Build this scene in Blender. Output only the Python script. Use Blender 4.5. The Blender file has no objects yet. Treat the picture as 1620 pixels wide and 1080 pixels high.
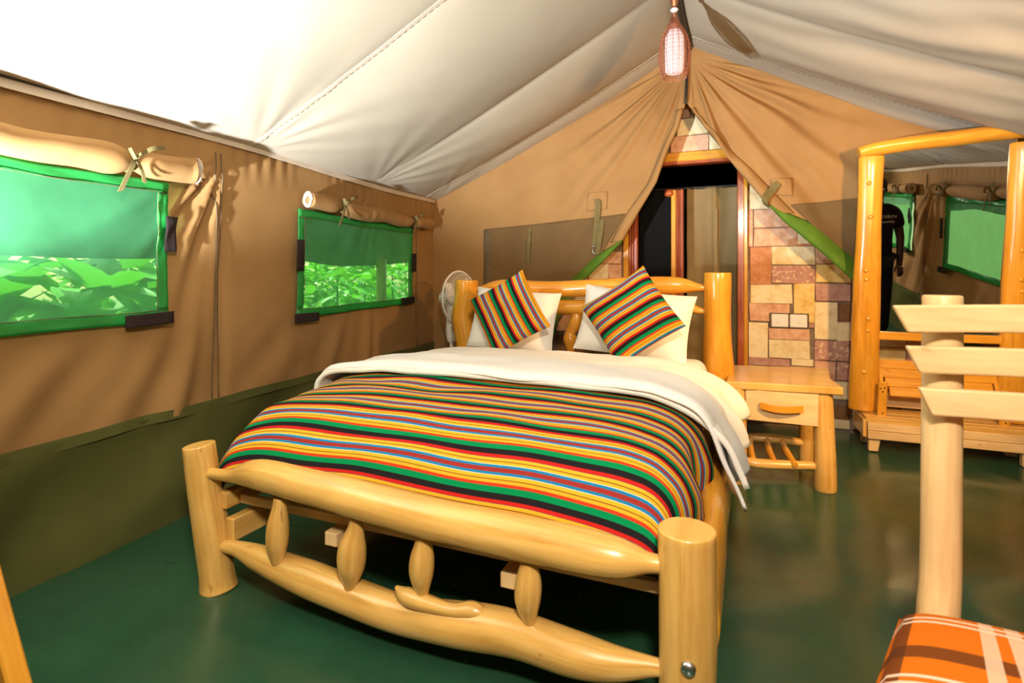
import bpy, bmesh, math, random
from mathutils import Vector, Matrix, noise
random.seed(7)
PI = math.pi
SC = bpy.context.scene
COL = SC.collection
# ------------------------------------------------------------------ camera, world, lights, exposure
cam_d = bpy.data.cameras.new('camera'); cam = bpy.data.objects.new('camera', cam_d); COL.objects.link(cam)
cam.location = (0, 0, 1.15); cam.rotation_euler = (PI/2, 0, math.radians(22.5))
cam_d.sensor_width = 36; cam_d.lens = 858/1620*36; cam_d.shift_y = -105/1620; cam_d.clip_start = 0.02
cam_d.dof.use_dof = True; cam_d.dof.focus_distance = 2.6; cam_d.dof.aperture_fstop = 3.2
SC.camera = cam
w = bpy.data.worlds.new('world'); SC.world = w; w.use_nodes = True
nt = w.node_tree; bg = nt.nodes['Background']
sky = nt.nodes.new('ShaderNodeTexSky'); sky.sky_type = 'NISHITA'; sky.sun_disc = False
sky.sun_elevation = math.radians(48); sky.sun_rotation = math.radians(-60); sky.air_density = 1.2; sky.dust_density = 2.0
nt.links.new(sky.outputs[0], bg.inputs[0]); bg.inputs[1].default_value = 0.35

def lamp(name, kind, loc, energy, color, **kw):
    d = bpy.data.lights.new(name, kind); d.energy = energy; d.color = color
    for k, v in kw.items(): setattr(d, k, v)
    o = bpy.data.objects.new(name, d); COL.objects.link(o); o.location = loc
    return o
def aim(o, target):
    o.rotation_euler = (Vector(target) - o.location).to_track_quat('-Z', 'Y').to_euler()
sun = lamp('sun', 'SUN', (-6, 4, 8), 7.0, (1.0, .95, .86), angle=.01); aim(sun, (-6+2.2, 4-1.2, 8-4.2))
flash = lamp('flash_lamp', 'SPOT', (-1.98, .22, .90), 680, (.86, .94, 1.0), shadow_soft_size=.04, spot_size=math.radians(112), spot_blend=.35)
aim(flash, (-1.98+.25, .22+.62, .90+1.0))
key = lamp('warm_lamp', 'SPOT', (1.28, 1.85, 1.80), 170, (1.0, .58, .22), shadow_soft_size=.07, spot_size=math.radians(92), spot_blend=.6)
aim(key, (-.1, 4.4, .95))
fill = lamp('fill_spot', 'SPOT', (.15, -.1, 2.0), 155, (1.0, .88, .70), shadow_soft_size=.10, spot_size=math.radians(138), spot_blend=.45)  # added fill just above the camera, brightens bed, chair and back wall
aim(fill, (.05, 3.4, .8))
SC.view_settings.view_transform = 'Standard'; SC.view_settings.look = 'None'
SC.view_settings.gamma = 1.0; SC.view_settings.use_curve_mapping = False
SC.view_settings.exposure = 0.62

# ------------------------------------------------------------------ pixel geometry of the photograph -> world metres at a real depth
def ray(u, v):
    r = (u-810)/858; q = math.radians(22.5)
    return (math.cos(q)*r-math.sin(q), math.sin(q)*r+math.cos(q), -(v-435)/858)
def atY(u, v, y):
    a = ray(u, v); t = y/a[1]; return Vector((a[0]*t, y, 1.15+a[2]*t))
def atZ(u, v, z):
    a = ray(u, v); t = (z-1.15)/a[2]; return Vector((a[0]*t, a[1]*t, z))

# ------------------------------------------------------------------ materials
def nodes(name):
    m = bpy.data.materials.new(name); m.use_nodes = True
    n = m.node_tree.nodes; l = m.node_tree.links
    return m, n, l, n['Principled BSDF']
def setp(b, **kw):
    for k, v in kw.items(): b.inputs[k.replace('_', ' ')].default_value = v
def c4(c): return (c[0], c[1], c[2], 1)
def coords(n, l, kind, scale, rnd=False):
    t = n.new('ShaderNodeTexCoord'); mp = n.new('ShaderNodeMapping'); mp.inputs['Scale'].default_value = scale
    src = t.outputs[kind]
    if rnd:
        oi = n.new('ShaderNodeObjectInfo'); ml = n.new('ShaderNodeMath'); ml.operation = 'MULTIPLY'; ml.inputs[1].default_value = 37.0
        l.new(oi.outputs['Random'], ml.inputs[0]); l.new(ml.outputs[0], mp.inputs['Location'])
    l.new(src, mp.inputs['Vector'])
    return mp.outputs['Vector']
def ramp(n, stops, interp='LINEAR'):
    r = n.new('ShaderNodeValToRGB'); r.color_ramp.interpolation = interp
    e = r.color_ramp.elements
    while len(e) > 1: e.remove(e[-1])
    e[0].position = stops[0][0]; e[0].color = c4(stops[0][1])
    for p, c in stops[1:]:
        x = e.new(p); x.color = c4(c)
    return r
def bump(n, l, b, h, strength, dist=.01):
    bp = n.new('ShaderNodeBump'); bp.inputs['Strength'].default_value = strength; bp.inputs['Distance'].default_value = dist
    l.new(h, bp.inputs['Height']); l.new(bp.outputs[0], b.inputs['Normal'])
def noise_tex(n, l, vec, scale, detail=4, rough=.55):
    t = n.new('ShaderNodeTexNoise'); t.inputs['Scale'].default_value = scale; t.inputs['Detail'].default_value = detail
    t.inputs['Roughness'].default_value = rough
    l.new(vec, t.inputs['Vector']); return t
def mat_cloth(name, c1, c2, rough=.85, scale=3, weave=600, bs=.15, spec=.2, sheen=0):
    m, n, l, b = nodes(name)
    v = coords(n, l, 'Object', (1, 1, 1))
    t = noise_tex(n, l, v, scale); r = ramp(n, [(.3, c1), (.7, c2)]); l.new(t.outputs[0], r.inputs[0]); l.new(r.outputs[0], b.inputs['Base Color'])
    t2 = noise_tex(n, l, v, weave, 2); bump(n, l, b, t2.outputs[0], bs, .002)
    setp(b, Roughness=rough, Specular_IOR_Level=spec, Sheen_Weight=sheen); return m
def mat_plain(name, c, rough=.5, metal=0, spec=.5, **kw):
    m, n, l, b = nodes(name); setp(b, Base_Color=c4(c), Roughness=rough, Metallic=metal, Specular_IOR_Level=spec, **kw); return m
def mat_wood(name, ca, cb, cc, rough=.3, coat=.3):
    m, n, l, b = nodes(name)
    v = coords(n, l, 'UV', (1, 1, 1), True)
    mp = n.new('ShaderNodeMapping'); mp.inputs['Scale'].default_value = (22, 1.6, 1); l.new(v, mp.inputs[0])
    t = noise_tex(n, l, mp.outputs[0], 2.2, 6, .6)
    r = ramp(n, [(.25, ca), (.5, cb), (.78, cc)]); l.new(t.outputs[0], r.inputs[0])
    mp2 = n.new('ShaderNodeMapping'); mp2.inputs['Scale'].default_value = (3.5, 1.3, 1); l.new(v, mp2.inputs[0])
    t2 = noise_tex(n, l, mp2.outputs[0], 2.5, 3); r2 = ramp(n, [(.35, (.72, .66, .58)), (.6, (1, 1, 1))]); l.new(t2.outputs[0], r2.inputs[0])
    mx = n.new('ShaderNodeMix'); mx.data_type = 'RGBA'; mx.blend_type = 'MULTIPLY'; mx.inputs[0].default_value = .55
    l.new(r.outputs[0], mx.inputs[6]); l.new(r2.outputs[0], mx.inputs[7])
    mp3 = n.new('ShaderNodeMapping'); mp3.inputs['Scale'].default_value = (14, 5, 1); l.new(v, mp3.inputs[0])
    t3 = noise_tex(n, l, mp3.outputs[0], 2.0, 2); r3 = ramp(n, [(.70, (1, 1, 1)), (.78, (.45, .28, .15))]); l.new(t3.outputs[0], r3.inputs[0])
    mx2 = n.new('ShaderNodeMix'); mx2.data_type = 'RGBA'; mx2.blend_type = 'MULTIPLY'; mx2.inputs[0].default_value = .8
    l.new(mx.outputs[2], mx2.inputs[6]); l.new(r3.outputs[0], mx2.inputs[7]); l.new(mx2.outputs[2], b.inputs['Base Color'])
    bump(n, l, b, t.outputs[0], .12, .004)
    setp(b, Roughness=rough, Coat_Weight=coat, Coat_Roughness=.12); return m
def mat_stone(name, ca, cb, cc, spot=0, spotc=(.8, .7, .5)):
    m, n, l, b = nodes(name)
    v = coords(n, l, 'Object', (1, 1, 1), True)
    t = noise_tex(n, l, v, 14, 6, .65); r = ramp(n, [(.3, ca), (.5, cb), (.7, cc)]); l.new(t.outputs[0], r.inputs[0])
    out = r.outputs[0]
    if spot:
        t2 = noise_tex(n, l, v, spot, 3); r2 = ramp(n, [(.56, (0, 0, 0)), (.60, (1, 1, 1))]); l.new(t2.outputs[0], r2.inputs[0])
        mx = n.new('ShaderNodeMix'); mx.data_type = 'RGBA'; l.new(r2.outputs[0], mx.inputs[0]); l.new(out, mx.inputs[6]); mx.inputs[7].default_value = c4(spotc); out = mx.outputs[2]
    l.new(out, b.inputs['Base Color']); t3 = noise_tex(n, l, v, 60, 5); bump(n, l, b, t3.outputs[0], .35, .006)
    setp(b, Roughness=.75, Specular_IOR_Level=.25); return m
STRIPES = [(.14, (.0, .27, .09)), (.14, (.016, .013, .016)), (.075, (.62, .02, .015)), (.012, (.10, .02, .10)), (.07, (.86, .47, .03)), (.02, (.2, .06, .01)),
           (.06, (.86, .47, .03)), (.012, (.75, .8, .8)), (.06, (.015, .22, .47)), (.10, (.36, .035, .03)), (.06, (.015, .22, .47)), (.012, (.75, .8, .8)),
           (.075, (.86, .47, .03)), (.02, (.2, .06, .01)), (.07, (.86, .45, .03)), (.074, (.66, .05, .015))]
def mat_stripes(name, period, dull=1.0, rough=.9):
    m, n, l, b = nodes(name)
    t = n.new('ShaderNodeTexCoord'); s = n.new('ShaderNodeSeparateXYZ'); l.new(t.outputs['UV'], s.inputs[0])
    d = n.new('ShaderNodeMath'); d.operation = 'DIVIDE'; d.inputs[1].default_value = period; l.new(s.outputs[1], d.inputs[0])
    f = n.new('ShaderNodeMath'); f.operation = 'FRACT'; l.new(d.outputs[0], f.inputs[0])
    stops = []; p = 0
    for wd, c in STRIPES:
        stops.append((p, tuple(x*dull for x in c))); p += wd
    r = ramp(n, stops, 'CONSTANT'); l.new(f.outputs[0], r.inputs[0])
    v = coords(n, l, 'UV', (500, 900, 1)); t2 = noise_tex(n, l, v, 1, 2)
    r2 = ramp(n, [(.2, (.72, .72, .72)), (.7, (1.1, 1.1, 1.1))]); l.new(t2.outputs[0], r2.inputs[0])
    mx = n.new('ShaderNodeMix'); mx.data_type = 'RGBA'; mx.blend_type = 'MULTIPLY'; mx.inputs[0].default_value = .8
    l.new(r.outputs[0], mx.inputs[6]); l.new(r2.outputs[0], mx.inputs[7]); l.new(mx.outputs[2], b.inputs['Base Color'])
    bump(n, l, b, t2.outputs[0], .25, .002); setp(b, Roughness=rough, Specular_IOR_Level=.12); return m
def mat_plaid(name):
    m, n, l, b = nodes(name)
    t = n.new('ShaderNodeTexCoord'); s = n.new('ShaderNodeSeparateXYZ'); l.new(t.outputs['UV'], s.inputs[0])
    og = (.62, .145, .008)
    def band(sock, lines):
        st = [(0, (0, 0, 0))]
        for p, q in lines: st += [(p, (1, 1, 1)), (q, (0, 0, 0))]
        f = n.new('ShaderNodeMath'); f.operation = 'FRACT'; l.new(sock, f.inputs[0])
        r = ramp(n, st, 'CONSTANT'); l.new(f.outputs[0], r.inputs[0]); return r.outputs[0]
    def over(base, mask, col, k):
        ml = n.new('ShaderNodeMath'); ml.operation = 'MULTIPLY'; ml.inputs[1].default_value = k; l.new(mask, ml.inputs[0])
        mx = n.new('ShaderNodeMix'); mx.data_type = 'RGBA'; l.new(ml.outputs[0], mx.inputs[0])
        if isinstance(base, tuple): mx.inputs[6].default_value = c4(base)
        else: l.new(base, mx.inputs[6])
        mx.inputs[7].default_value = c4(col); return mx.outputs[2]
    sc = []
    for i, per in ((0, .30), (1, .56)):
        d = n.new('ShaderNodeMath'); d.operation = 'DIVIDE'; d.inputs[1].default_value = per; l.new(s.outputs[i], d.inputs[0]); sc.append(d.outputs[0])
    o = over(og, band(sc[0], [(.03, .13)]), (.10, .03, .01), .85)
    o = over(o, band(sc[1], [(.15, .22), (.62, .69)]), (.10, .03, .01), .85)
    o = over(o, band(sc[1], [(.47, .488), (.508, .526), (.845, .862), (.88, .897)]), (.82, .62, .48), .85)
    o = over(o, band(sc[0], [(.54, .63), (.70, .79)]), (.82, .58, .42), .65)
    l.new(o, b.inputs['Base Color']); v = coords(n, l, 'UV', (700, 700, 1)); t2 = noise_tex(n, l, v, 1, 2); bump(n, l, b, t2.outputs[0], .2, .002)
    setp(b, Roughness=.9, Specular_IOR_Level=.1); return m
def mat_mesh(name, tr, dc, k=.5):
    m, n, l, b = nodes(name)
    n.remove(b); out = n['Material Output']
    a = n.new('ShaderNodeBsdfTransparent'); a.inputs[0].default_value = c4(tr)
    d = n.new('ShaderNodeBsdfDiffuse'); tl = n.new('ShaderNodeBsdfTranslucent')
    v = coords(n, l, 'Object', (1, 1, 1)); t = noise_tex(n, l, v, 5, 4); r = ramp(n, [(.3, tuple(x*.75 for x in dc)), (.7, dc)]); l.new(t.outputs[0], r.inputs[0])
    l.new(r.outputs[0], d.inputs[0]); l.new(r.outputs[0], tl.inputs[0])
    g = n.new('ShaderNodeBsdfGlossy'); g.inputs['Roughness'].default_value = .35; g.inputs[0].default_value = (.9, 1, .95, 1)
    m1 = n.new('ShaderNodeMixShader'); m1.inputs[0].default_value = .45; l.new(d.outputs[0], m1.inputs[1]); l.new(tl.outputs[0], m1.inputs[2])
    m3 = n.new('ShaderNodeMixShader'); m3.inputs[0].default_value = .06; l.new(m1.outputs[0], m3.inputs[1]); l.new(g.outputs[0], m3.inputs[2])
    m2 = n.new('ShaderNodeMixShader'); m2.inputs[0].default_value = k; l.new(a.outputs[0], m2.inputs[1]); l.new(m3.outputs[0], m2.inputs[2])
    l.new(m2.outputs[0], out.inputs[0]); return m
def mat_pvc(name, c1, c2, rough, spec=.5):
    m, n, l, b = nodes(name)
    v = coords(n, l, 'Object', (1, 1, 1)); t = noise_tex(n, l, v, 2.2, 5, .6)
    r = ramp(n, [(.3, c1), (.7, c2)]); l.new(t.outputs[0], r.inputs[0]); l.new(r.outputs[0], b.inputs['Base Color'])
    t2 = noise_tex(n, l, v, 7, 4); rr = ramp(n, [(.3, (rough*.8,)*3), (.7, (rough*1.25,)*3)]); l.new(t2.outputs[0], rr.inputs[0]); l.new(rr.outputs[0], b.inputs['Roughness'])
    t3 = noise_tex(n, l, v, 260, 2); bump(n, l, b, t3.outputs[0], .06, .002)
    setp(b, Specular_IOR_Level=spec); return m
def mat_leaf(name, c):
    m, n, l, b = nodes(name)
    oi = n.new('ShaderNodeObjectInfo'); r = ramp(n, [(0, tuple(x*.6 for x in c)), (1, tuple(min(1, x*1.5) for x in c))]); l.new(oi.outputs['Random'], r.inputs[0])
    l.new(r.outputs[0], b.inputs['Base Color']); tl = n.new('ShaderNodeBsdfTranslucent'); l.new(r.outputs[0], tl.inputs[0])
    mx = n.new('ShaderNodeMixShader'); mx.inputs[0].default_value = .4; l.new(b.outputs[0], mx.inputs[1]); l.new(tl.outputs[0], mx.inputs[2])
    l.new(mx.outputs[0], n['Material Output'].inputs[0]); setp(b, Roughness=.4); return m

M = {}
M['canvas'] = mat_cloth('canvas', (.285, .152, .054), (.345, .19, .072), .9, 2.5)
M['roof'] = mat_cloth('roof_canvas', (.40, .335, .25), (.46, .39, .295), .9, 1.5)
M['pouch'] = mat_cloth('pouch_canvas', (.13, .078, .030), (.165, .10, .042), .9, 3)
M['olive'] = mat_cloth('olive_webbing', (.13, .10, .035), (.17, .13, .05), .85, 20)
M['band'] = mat_cloth('eave_webbing', (.52, .43, .33), (.62, .52, .41), .9, 6)
M['stitch'] = mat_cloth('stitch_brown', (.10, .07, .04), (.16, .11, .07), .9, 20)
M['velcro'] = mat_cloth('velcro_black', (.02, .013, .012), (.035, .022, .02), .95, 60, 500, .6)
M['mesh'] = mat_mesh('green_mesh', (.55, .98, .55), (.16, .66, .30), .52)
M['meshhem'] = mat_mesh('green_mesh_hem', (.3, .9, .4), (.035, .48, .10), .86)
M['lime'] = mat_cloth('lime_trim', (.07, .15, .012), (.11, .21, .02), .75, 9)
M['floor'] = mat_pvc('green_groundsheet', (.014, .055, .028), (.022, .080, .040), .22)
M['skirt'] = mat_pvc('green_skirt', (.075, .080, .024), (.11, .112, .034), .36)
M['ropeblk'] = mat_plain('dark_metal', (.012, .011, .012), .4, .0)
M['wood'] = mat_wood('varnished_wood', (.56, .28, .055), (.73, .42, .11), (.80, .51, .175))
M['woodO'] = mat_wood('orange_wood', (.58, .23, .018), (.74, .33, .03), (.80, .42, .055), .24, .35)
M['woodP'] = mat_wood('pale_wood', (.68, .42, .18), (.79, .53, .26), (.85, .62, .34), .4, .15)
M['woodR'] = mat_wood('red_wood', (.22, .035, .012), (.40, .08, .02), (.55, .15, .035), .3, .4)
M['white'] = mat_cloth('white_linen', (.80, .78, .77), (.86, .84, .83), .9, 5, 300, .1)
M['cream'] = mat_cloth('cream_linen', (.82, .78, .73), (.88, .84, .79), .9, 5, 300, .1)
M['stripe'] = mat_stripes('striped_blanket', .128, .85)
M['stripeC'] = mat_stripes('striped_cushion', .128, .7)
M['plaid'] = mat_plaid('orange_plaid')
M['s_pale'] = mat_stone('stone_pale', (.72, .50, .22), (.86, .70, .42), (.90, .78, .54))
M['s_yellow'] = mat_stone('stone_yellow', (.66, .38, .07), (.84, .58, .20), (.88, .70, .34))
M['s_pink'] = mat_stone('stone_pink', (.58, .27, .15), (.74, .42, .26), (.80, .54, .36))
M['s_mauve'] = mat_stone('stone_mauve', (.38, .18, .14), (.52, .28, .22), (.58, .36, .28))
M['s_spot'] = mat_stone('stone_spotted', (.38, .17, .14), (.52, .27, .22), (.56, .32, .25), 38, (.75, .55, .34))
M['s_rust'] = mat_stone('stone_rust', (.42, .14, .05), (.58, .25, .11), (.66, .34, .18))
M['s_brown'] = mat_stone('stone_brown', (.14, .06, .025), (.24, .11, .045), (.30, .15, .07))
M['mortar'] = mat_stone('mortar', (.16, .11, .08), (.24, .17, .12), (.30, .22, .16))
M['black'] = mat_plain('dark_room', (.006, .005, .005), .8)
M['glassblk'] = mat_plain('dark_pane', (.003, .003, .003), .5, 0, .05)
M['curtain'] = mat_cloth('olive_curtain', (.22, .15, .055), (.28, .19, .075), .65, 4, 400, .1, .4)
M['plast'] = mat_plain('white_plastic', (.80, .74, .68), .35)
M['grey'] = mat_plain('grey_plastic', (.25, .22, .2), .4)
M['socket'] = mat_plain('socket_white', (.85, .80, .74), .35)
M['steel'] = mat_plain('steel', (.55, .57, .6), .3, 1.0)
M['copper'] = mat_plain('copper', (.50, .20, .10), .32, .9)
M['rattan'] = mat_plain('rattan', (.36, .12, .06), .45)
M['mirror'] = mat_plain('mirror_glass', (.62, .64, .62), .01, 1.0)
M['bulb'] = mat_plain('lamp_tube', (.85, .78, .82), .4, Emission_Color=(1, .86, .93, 1), Emission_Strength=.4)
M['bead'] = mat_plain('glass_bead', (.9, .85, .85), .1)
M['skin'] = mat_plain('skin', (.045, .022, .013), .5)
M['shirt'] = mat_cloth('black_shirt', (.012, .006, .007), (.018, .009, .01), .9, 9)
M['trouser'] = mat_cloth('dark_trousers', (.01, .01, .014), (.014, .014, .018), .9, 9)
M['print'] = mat_plain('pale_print', (.7, .62, .52), .8)
M['leafA'] = mat_leaf('broad_leaf', (.14, .40, .035)); M['leafB'] = mat_leaf('bush_leaf', (.20, .50, .03))
M['stem'] = mat_plain('green_stem', (.12, .25, .04), .6)
M['earth'] = mat_stone('earth', (.10, .12, .04), (.16, .20, .06), (.22, .25, .1))
M['fly'] = mat_cloth('flysheet', (.10, .14, .07), (.13, .18, .09), .85, 3)

# ------------------------------------------------------------------ mesh helpers
class MB:
    def __init__(s): s.v = []; s.f = []; s.uv = []; s.sm = []
    def add(s, verts, faces, uvs=None, smooth=True):
        o = len(s.v); s.v += [tuple(p) for p in verts]
        for i, f in enumerate(faces):
            s.f.append([o+k for k in f]); s.sm.append(smooth)
            s.uv.append(uvs[i] if uvs else [(0, 0)]*len(f))
        return s
    def mesh(s, name):
        me = bpy.data.meshes.new(name); me.from_pydata(s.v, [], s.f)
        ul = me.uv_layers.new(name='UVMap'); k = 0
        flat = []
        for u in s.uv:
            for q in u: flat += [q[0], q[1]]
        ul.data.foreach_set('uv', flat)
        me.polygons.foreach_set('use_smooth', s.sm); me.update(); return me
    def obj(s, name, mat, parent=None, loc=None):
        me = s.mesh(name); me.materials.append(M[mat])
        o = bpy.data.objects.new(name, me); COL.objects.link(o)
        if parent is not None: o.parent = parent
        if loc is not None: o.location = loc
        return o
    def shift(s, d):
        s.v = [(p[0]-d[0], p[1]-d[1], p[2]-d[2]) for p in s.v]; return s
    def xf(s, m):
        s.v = [tuple(m @ Vector(p)) for p in s.v]; return s
def tag(o, label=None, cat=None, group=None, kind=None):
    if label: o['label'] = label
    if cat: o['category'] = cat
    if group: o['group'] = group
    if kind: o['kind'] = kind
    return o
def thing(name, label, cat, loc=(0, 0, 0), rz=0, group=None):
    o = bpy.data.objects.new(name, None); COL.objects.link(o); o.location = loc; o.rotation_euler = (0, 0, rz); o.empty_display_size = .1
    return tag(o, label, cat, group)
def catmull(pts, n):
    pts = [Vector(p) for p in pts]; P = [pts[0]*2-pts[1]]+pts+[pts[-1]*2-pts[-2]]; out = []
    for i in range(len(pts)-1):
        a, b, c, d = P[i:i+4]
        for k in range(n):
            t = k/n; out.append(.5*((2*b)+(c-a)*t+(2*a-5*b+4*c-d)*t*t+(3*b-a-3*c+d)*t**3))
    out.append(pts[-1]); return out
def tube(mb, pts, rad, seg=14, sub=6, wob=0, flat=1.0, cap=.25, seed=0, up=None):
    """log / wire along pts; rad number or list per pt; flat scales the second axis"""
    if not isinstance(rad, (list, tuple)): rad = [rad]*len(pts)
    q = catmull([(*p, r) if False else p for p, r in zip(pts, rad)], sub) if sub > 1 else [Vector(p) for p in pts]
    rr = [r.x for r in catmull([Vector((r, 0, 0)) for r in rad], sub)] if sub > 1 else list(rad)
    if cap:   # rounded ends
        t0 = (q[0]-q[1]).normalized(); t1 = (q[-1]-q[-2]).normalized(); c0 = rr[0]*cap; c1 = rr[-1]*cap
        q = [q[0], q[0]-t0*c0*.3, q[0]-t0*c0]+q[1:-1]+[q[-1]-t1*c1, q[-1]-t1*c1*.3, q[-1]]
        rr = [rr[0]*(1-cap*.8), rr[0]*(1-cap*.2), rr[0]]+rr[1:-1]+[rr[-1], rr[-1]*(1-cap*.2), rr[-1]*(1-cap*.8)]
    vs = []; fs = []; uv = []; L = 0
    ref = Vector(up) if up else None; prev = None; Ls = []
    for i, p in enumerate(q):
        t = (q[min(i+1, len(q)-1)]-q[max(i-1, 0)]).normalized()
        if prev is None:
            a = ref if ref else (Vector((0, 0, 1)) if abs(t.z) < .8 else Vector((0, 1, 0)))
        else: a = prev
        n1 = (a-t*a.dot(t)).normalized(); prev = n1; n2 = t.cross(n1)
        if i: L += (q[i]-q[i-1]).length
        Ls.append(L)
        for k in range(seg):
            an = 2*PI*k/seg; r = rr[i]
            if wob: r *= 1+wob*noise.noise(Vector((math.cos(an)*.9+seed*7.3, math.sin(an)*.9, L*5)))
            vs.append(p+n1*(r*math.cos(an)*flat)+n2*(r*math.sin(an)))
    for i in range(len(q)-1):
        for k in range(seg):
            k2 = (k+1) % seg; fs.append([i*seg+k, i*seg+k2, (i+1)*seg+k2, (i+1)*seg+k])
            R = max(rr); uv.append([(R*2*PI*k/seg, Ls[i]), (R*2*PI*(k+1)/seg, Ls[i]), (R*2*PI*(k+1)/seg, Ls[i+1]), (R*2*PI*k/seg, Ls[i+1])])
    n = len(q); fs.append(list(range(seg))[::-1]); uv.append([(vs[k].x*.3, vs[k].y*.3+.2) for k in range(seg)][::-1])
    fs.append([(n-1)*seg+k for k in range(seg)]); uv.append([(vs[(n-1)*seg+k].x*.3, vs[(n-1)*seg+k].y*.3+.2) for k in range(seg)])
    mb.add(vs, fs, uv); mb.sm[-1] = False; mb.sm[-2] = False
    return mb
def log(name, pts, rad, mat='wood', parent=None, wob=.10, seg=18, sub=6, flat=1., cap=.2, seed=None, base=(0, 0, 0)):
    return tube(MB(), pts, rad, seg, sub, wob, flat, cap, random.random()*50 if seed is None else seed).shift(base).obj(name, mat, parent)
def box(mb, c, s, rot=None, bev=.004, taper=None):
    """bevelled box: centre, size, optional rotation matrix; taper scales the -x end verts etc via function"""
    hx, hy, hz = s[0]/2, s[1]/2, s[2]/2; b = min(bev, hx*.8, hy*.8, hz*.8)
    ax = max(range(3), key=lambda i: s[i]); vs = []; idx = {}
    for sx in (-1, 1):
        for sy in (-1, 1):
            for sz in (-1, 1):
                for a in range(3):
                    p = [sx*hx, sy*hy, sz*hz]
                    for q in range(3):
                        if q != a: p[q] -= (sx, sy, sz)[q]*b
                    idx[(sx, sy, sz, a)] = len(vs); vs.append(Vector(p))
    fs = []
    def S(a, s_, o):
        r = [0, 0, 0]; r[a] = s_
        ks = [q for q in range(3) if q != a]; out = []
        for x, y in ((-1, -1), (1, -1), (1, 1), (-1, 1)):
            r[ks[0]] = x; r[ks[1]] = y; out.append(idx[(*r, o)])
        return out
    for a in range(3):
        for s_ in (-1, 1): fs.append(S(a, s_, a))
    for a in range(3):
        ks = [q for q in range(3) if q != a]
        for x in (-1, 1):
            for y in (-1, 1):
                def key_(av, o):
                    r = [0, 0, 0]; r[a] = av; r[ks[0]] = x; r[ks[1]] = y; return idx[(*r, o)]
                fs.append([key_(-1, ks[0]), key_(1, ks[0]), key_(1, ks[1]), key_(-1, ks[1])])
    for sx in (-1, 1):
        for sy in (-1, 1):
            for sz in (-1, 1): fs.append([idx[(sx, sy, sz, a)] for a in range(3)])
    uvs = []; o2 = [q for q in range(3) if q != ax]; ro = random.random()*3
    for f in fs:
        n = (vs[f[1]]-vs[f[0]]).cross(vs[f[2]]-vs[f[0]]); cen = sum((vs[i] for i in f), Vector())/len(f)
        if n.dot(cen) < 0: f.reverse()
        m = max(range(3), key=lambda i: abs(n[i])); k = o2[0] if m != o2[0] else o2[1]
        if m == ax: uvs.append([(vs[i][o2[0]]*1.0, vs[i][o2[1]]*.3+ro) for i in f])
        else: uvs.append([(vs[i][k]+ro, vs[i][ax]+ro) for i in f])
    if taper: vs = [Vector(taper(p)) for p in vs]
    if rot is not None: vs = [rot @ p for p in vs]
    c = Vector(c); mb.add([p+c for p in vs], fs, uvs, smooth=False); return mb
def grid(mb, nu, nv, fn, uvf=None, keep=None):
    vs = []; fs = []; uv = []
    for j in range(nv+1):
        for i in range(nu+1): vs.append(fn(i/nu, j/nv))
    for j in range(nv):
        for i in range(nu):
            if keep and not keep((i+.5)/nu, (j+.5)/nv): continue
            a = j*(nu+1)+i; fs.append([a, a+1, a+nu+2, a+nu+1])
            q = [(i/nu, j/nv), ((i+1)/nu, j/nv), ((i+1)/nu, (j+1)/nv), (i/nu, (j+1)/nv)]
            uv.append([uvf(*x) if uvf else x for x in q])
    mb.add(vs, fs, uv); return mb
def lathe(mb, prof, c=(0, 0, 0), seg=24, axis=None):
    m = Vector((0, 0, 1)).rotation_difference(Vector(axis)).to_matrix() if axis else Matrix.Identity(3)
    vs = []; fs = []
    for r, z in prof:
        for k in range(seg):
            a = 2*PI*k/seg; vs.append(Vector(c)+m @ Vector((r*math.cos(a), r*math.sin(a), z)))
    for i in range(len(prof)-1):
        for k in range(seg): fs.append([i*seg+k, i*seg+(k+1) % seg, (i+1)*seg+(k+1) % seg, (i+1)*seg+k])
    mb.add(vs, fs); return mb
def ribbon(mb, pts, w, wd, th=.003, sub=5):
    q = catmull(pts, sub); wd = Vector(wd).normalized(); vs = []; fs = []
    for i, p in enumerate(q):
        t = (q[min(i+1, len(q)-1)]-q[max(i-1, 0)]).normalized(); n = t.cross(wd).normalized()
        for sx, sn in ((-1, -1), (1, -1), (1, 1), (-1, 1)): vs.append(p+wd*(sx*w/2)+n*(sn*th/2))
    for i in range(len(q)-1):
        for k in range(4): fs.append([i*4+k, i*4+(k+1) % 4, i*4+4+(k+1) % 4, i*4+4+k])
    fs.append([3, 2, 1, 0]); n = len(q)-1; fs.append([n*4, n*4+1, n*4+2, n*4+3]); mb.add(vs, fs, smooth=False); return mb
def solid(o, t, off=0):
    m = o.modifiers.new('thickness', 'SOLIDIFY'); m.thickness = t; m.offset = off; return o
def sstep(a, b, x):
    t = max(0, min(1, (x-a)/(b-a))); return t*t*(3-2*t)
def nz(x, y, z=0): return noise.noise(Vector((x, y, z)))
def lerp(a, b, t): return a+(b-a)*t
def interp(tab, x):
    if x <= tab[0][0]: return tab[0][1]
    for (a, p), (b, q) in zip(tab, tab[1:]):
        if x <= b: return p+(q-p)*sstep(0, 1, (x-a)/(b-a)) if False else p+(q-p)*(x-a)/(b-a)
    return tab[-1][1]

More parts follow.
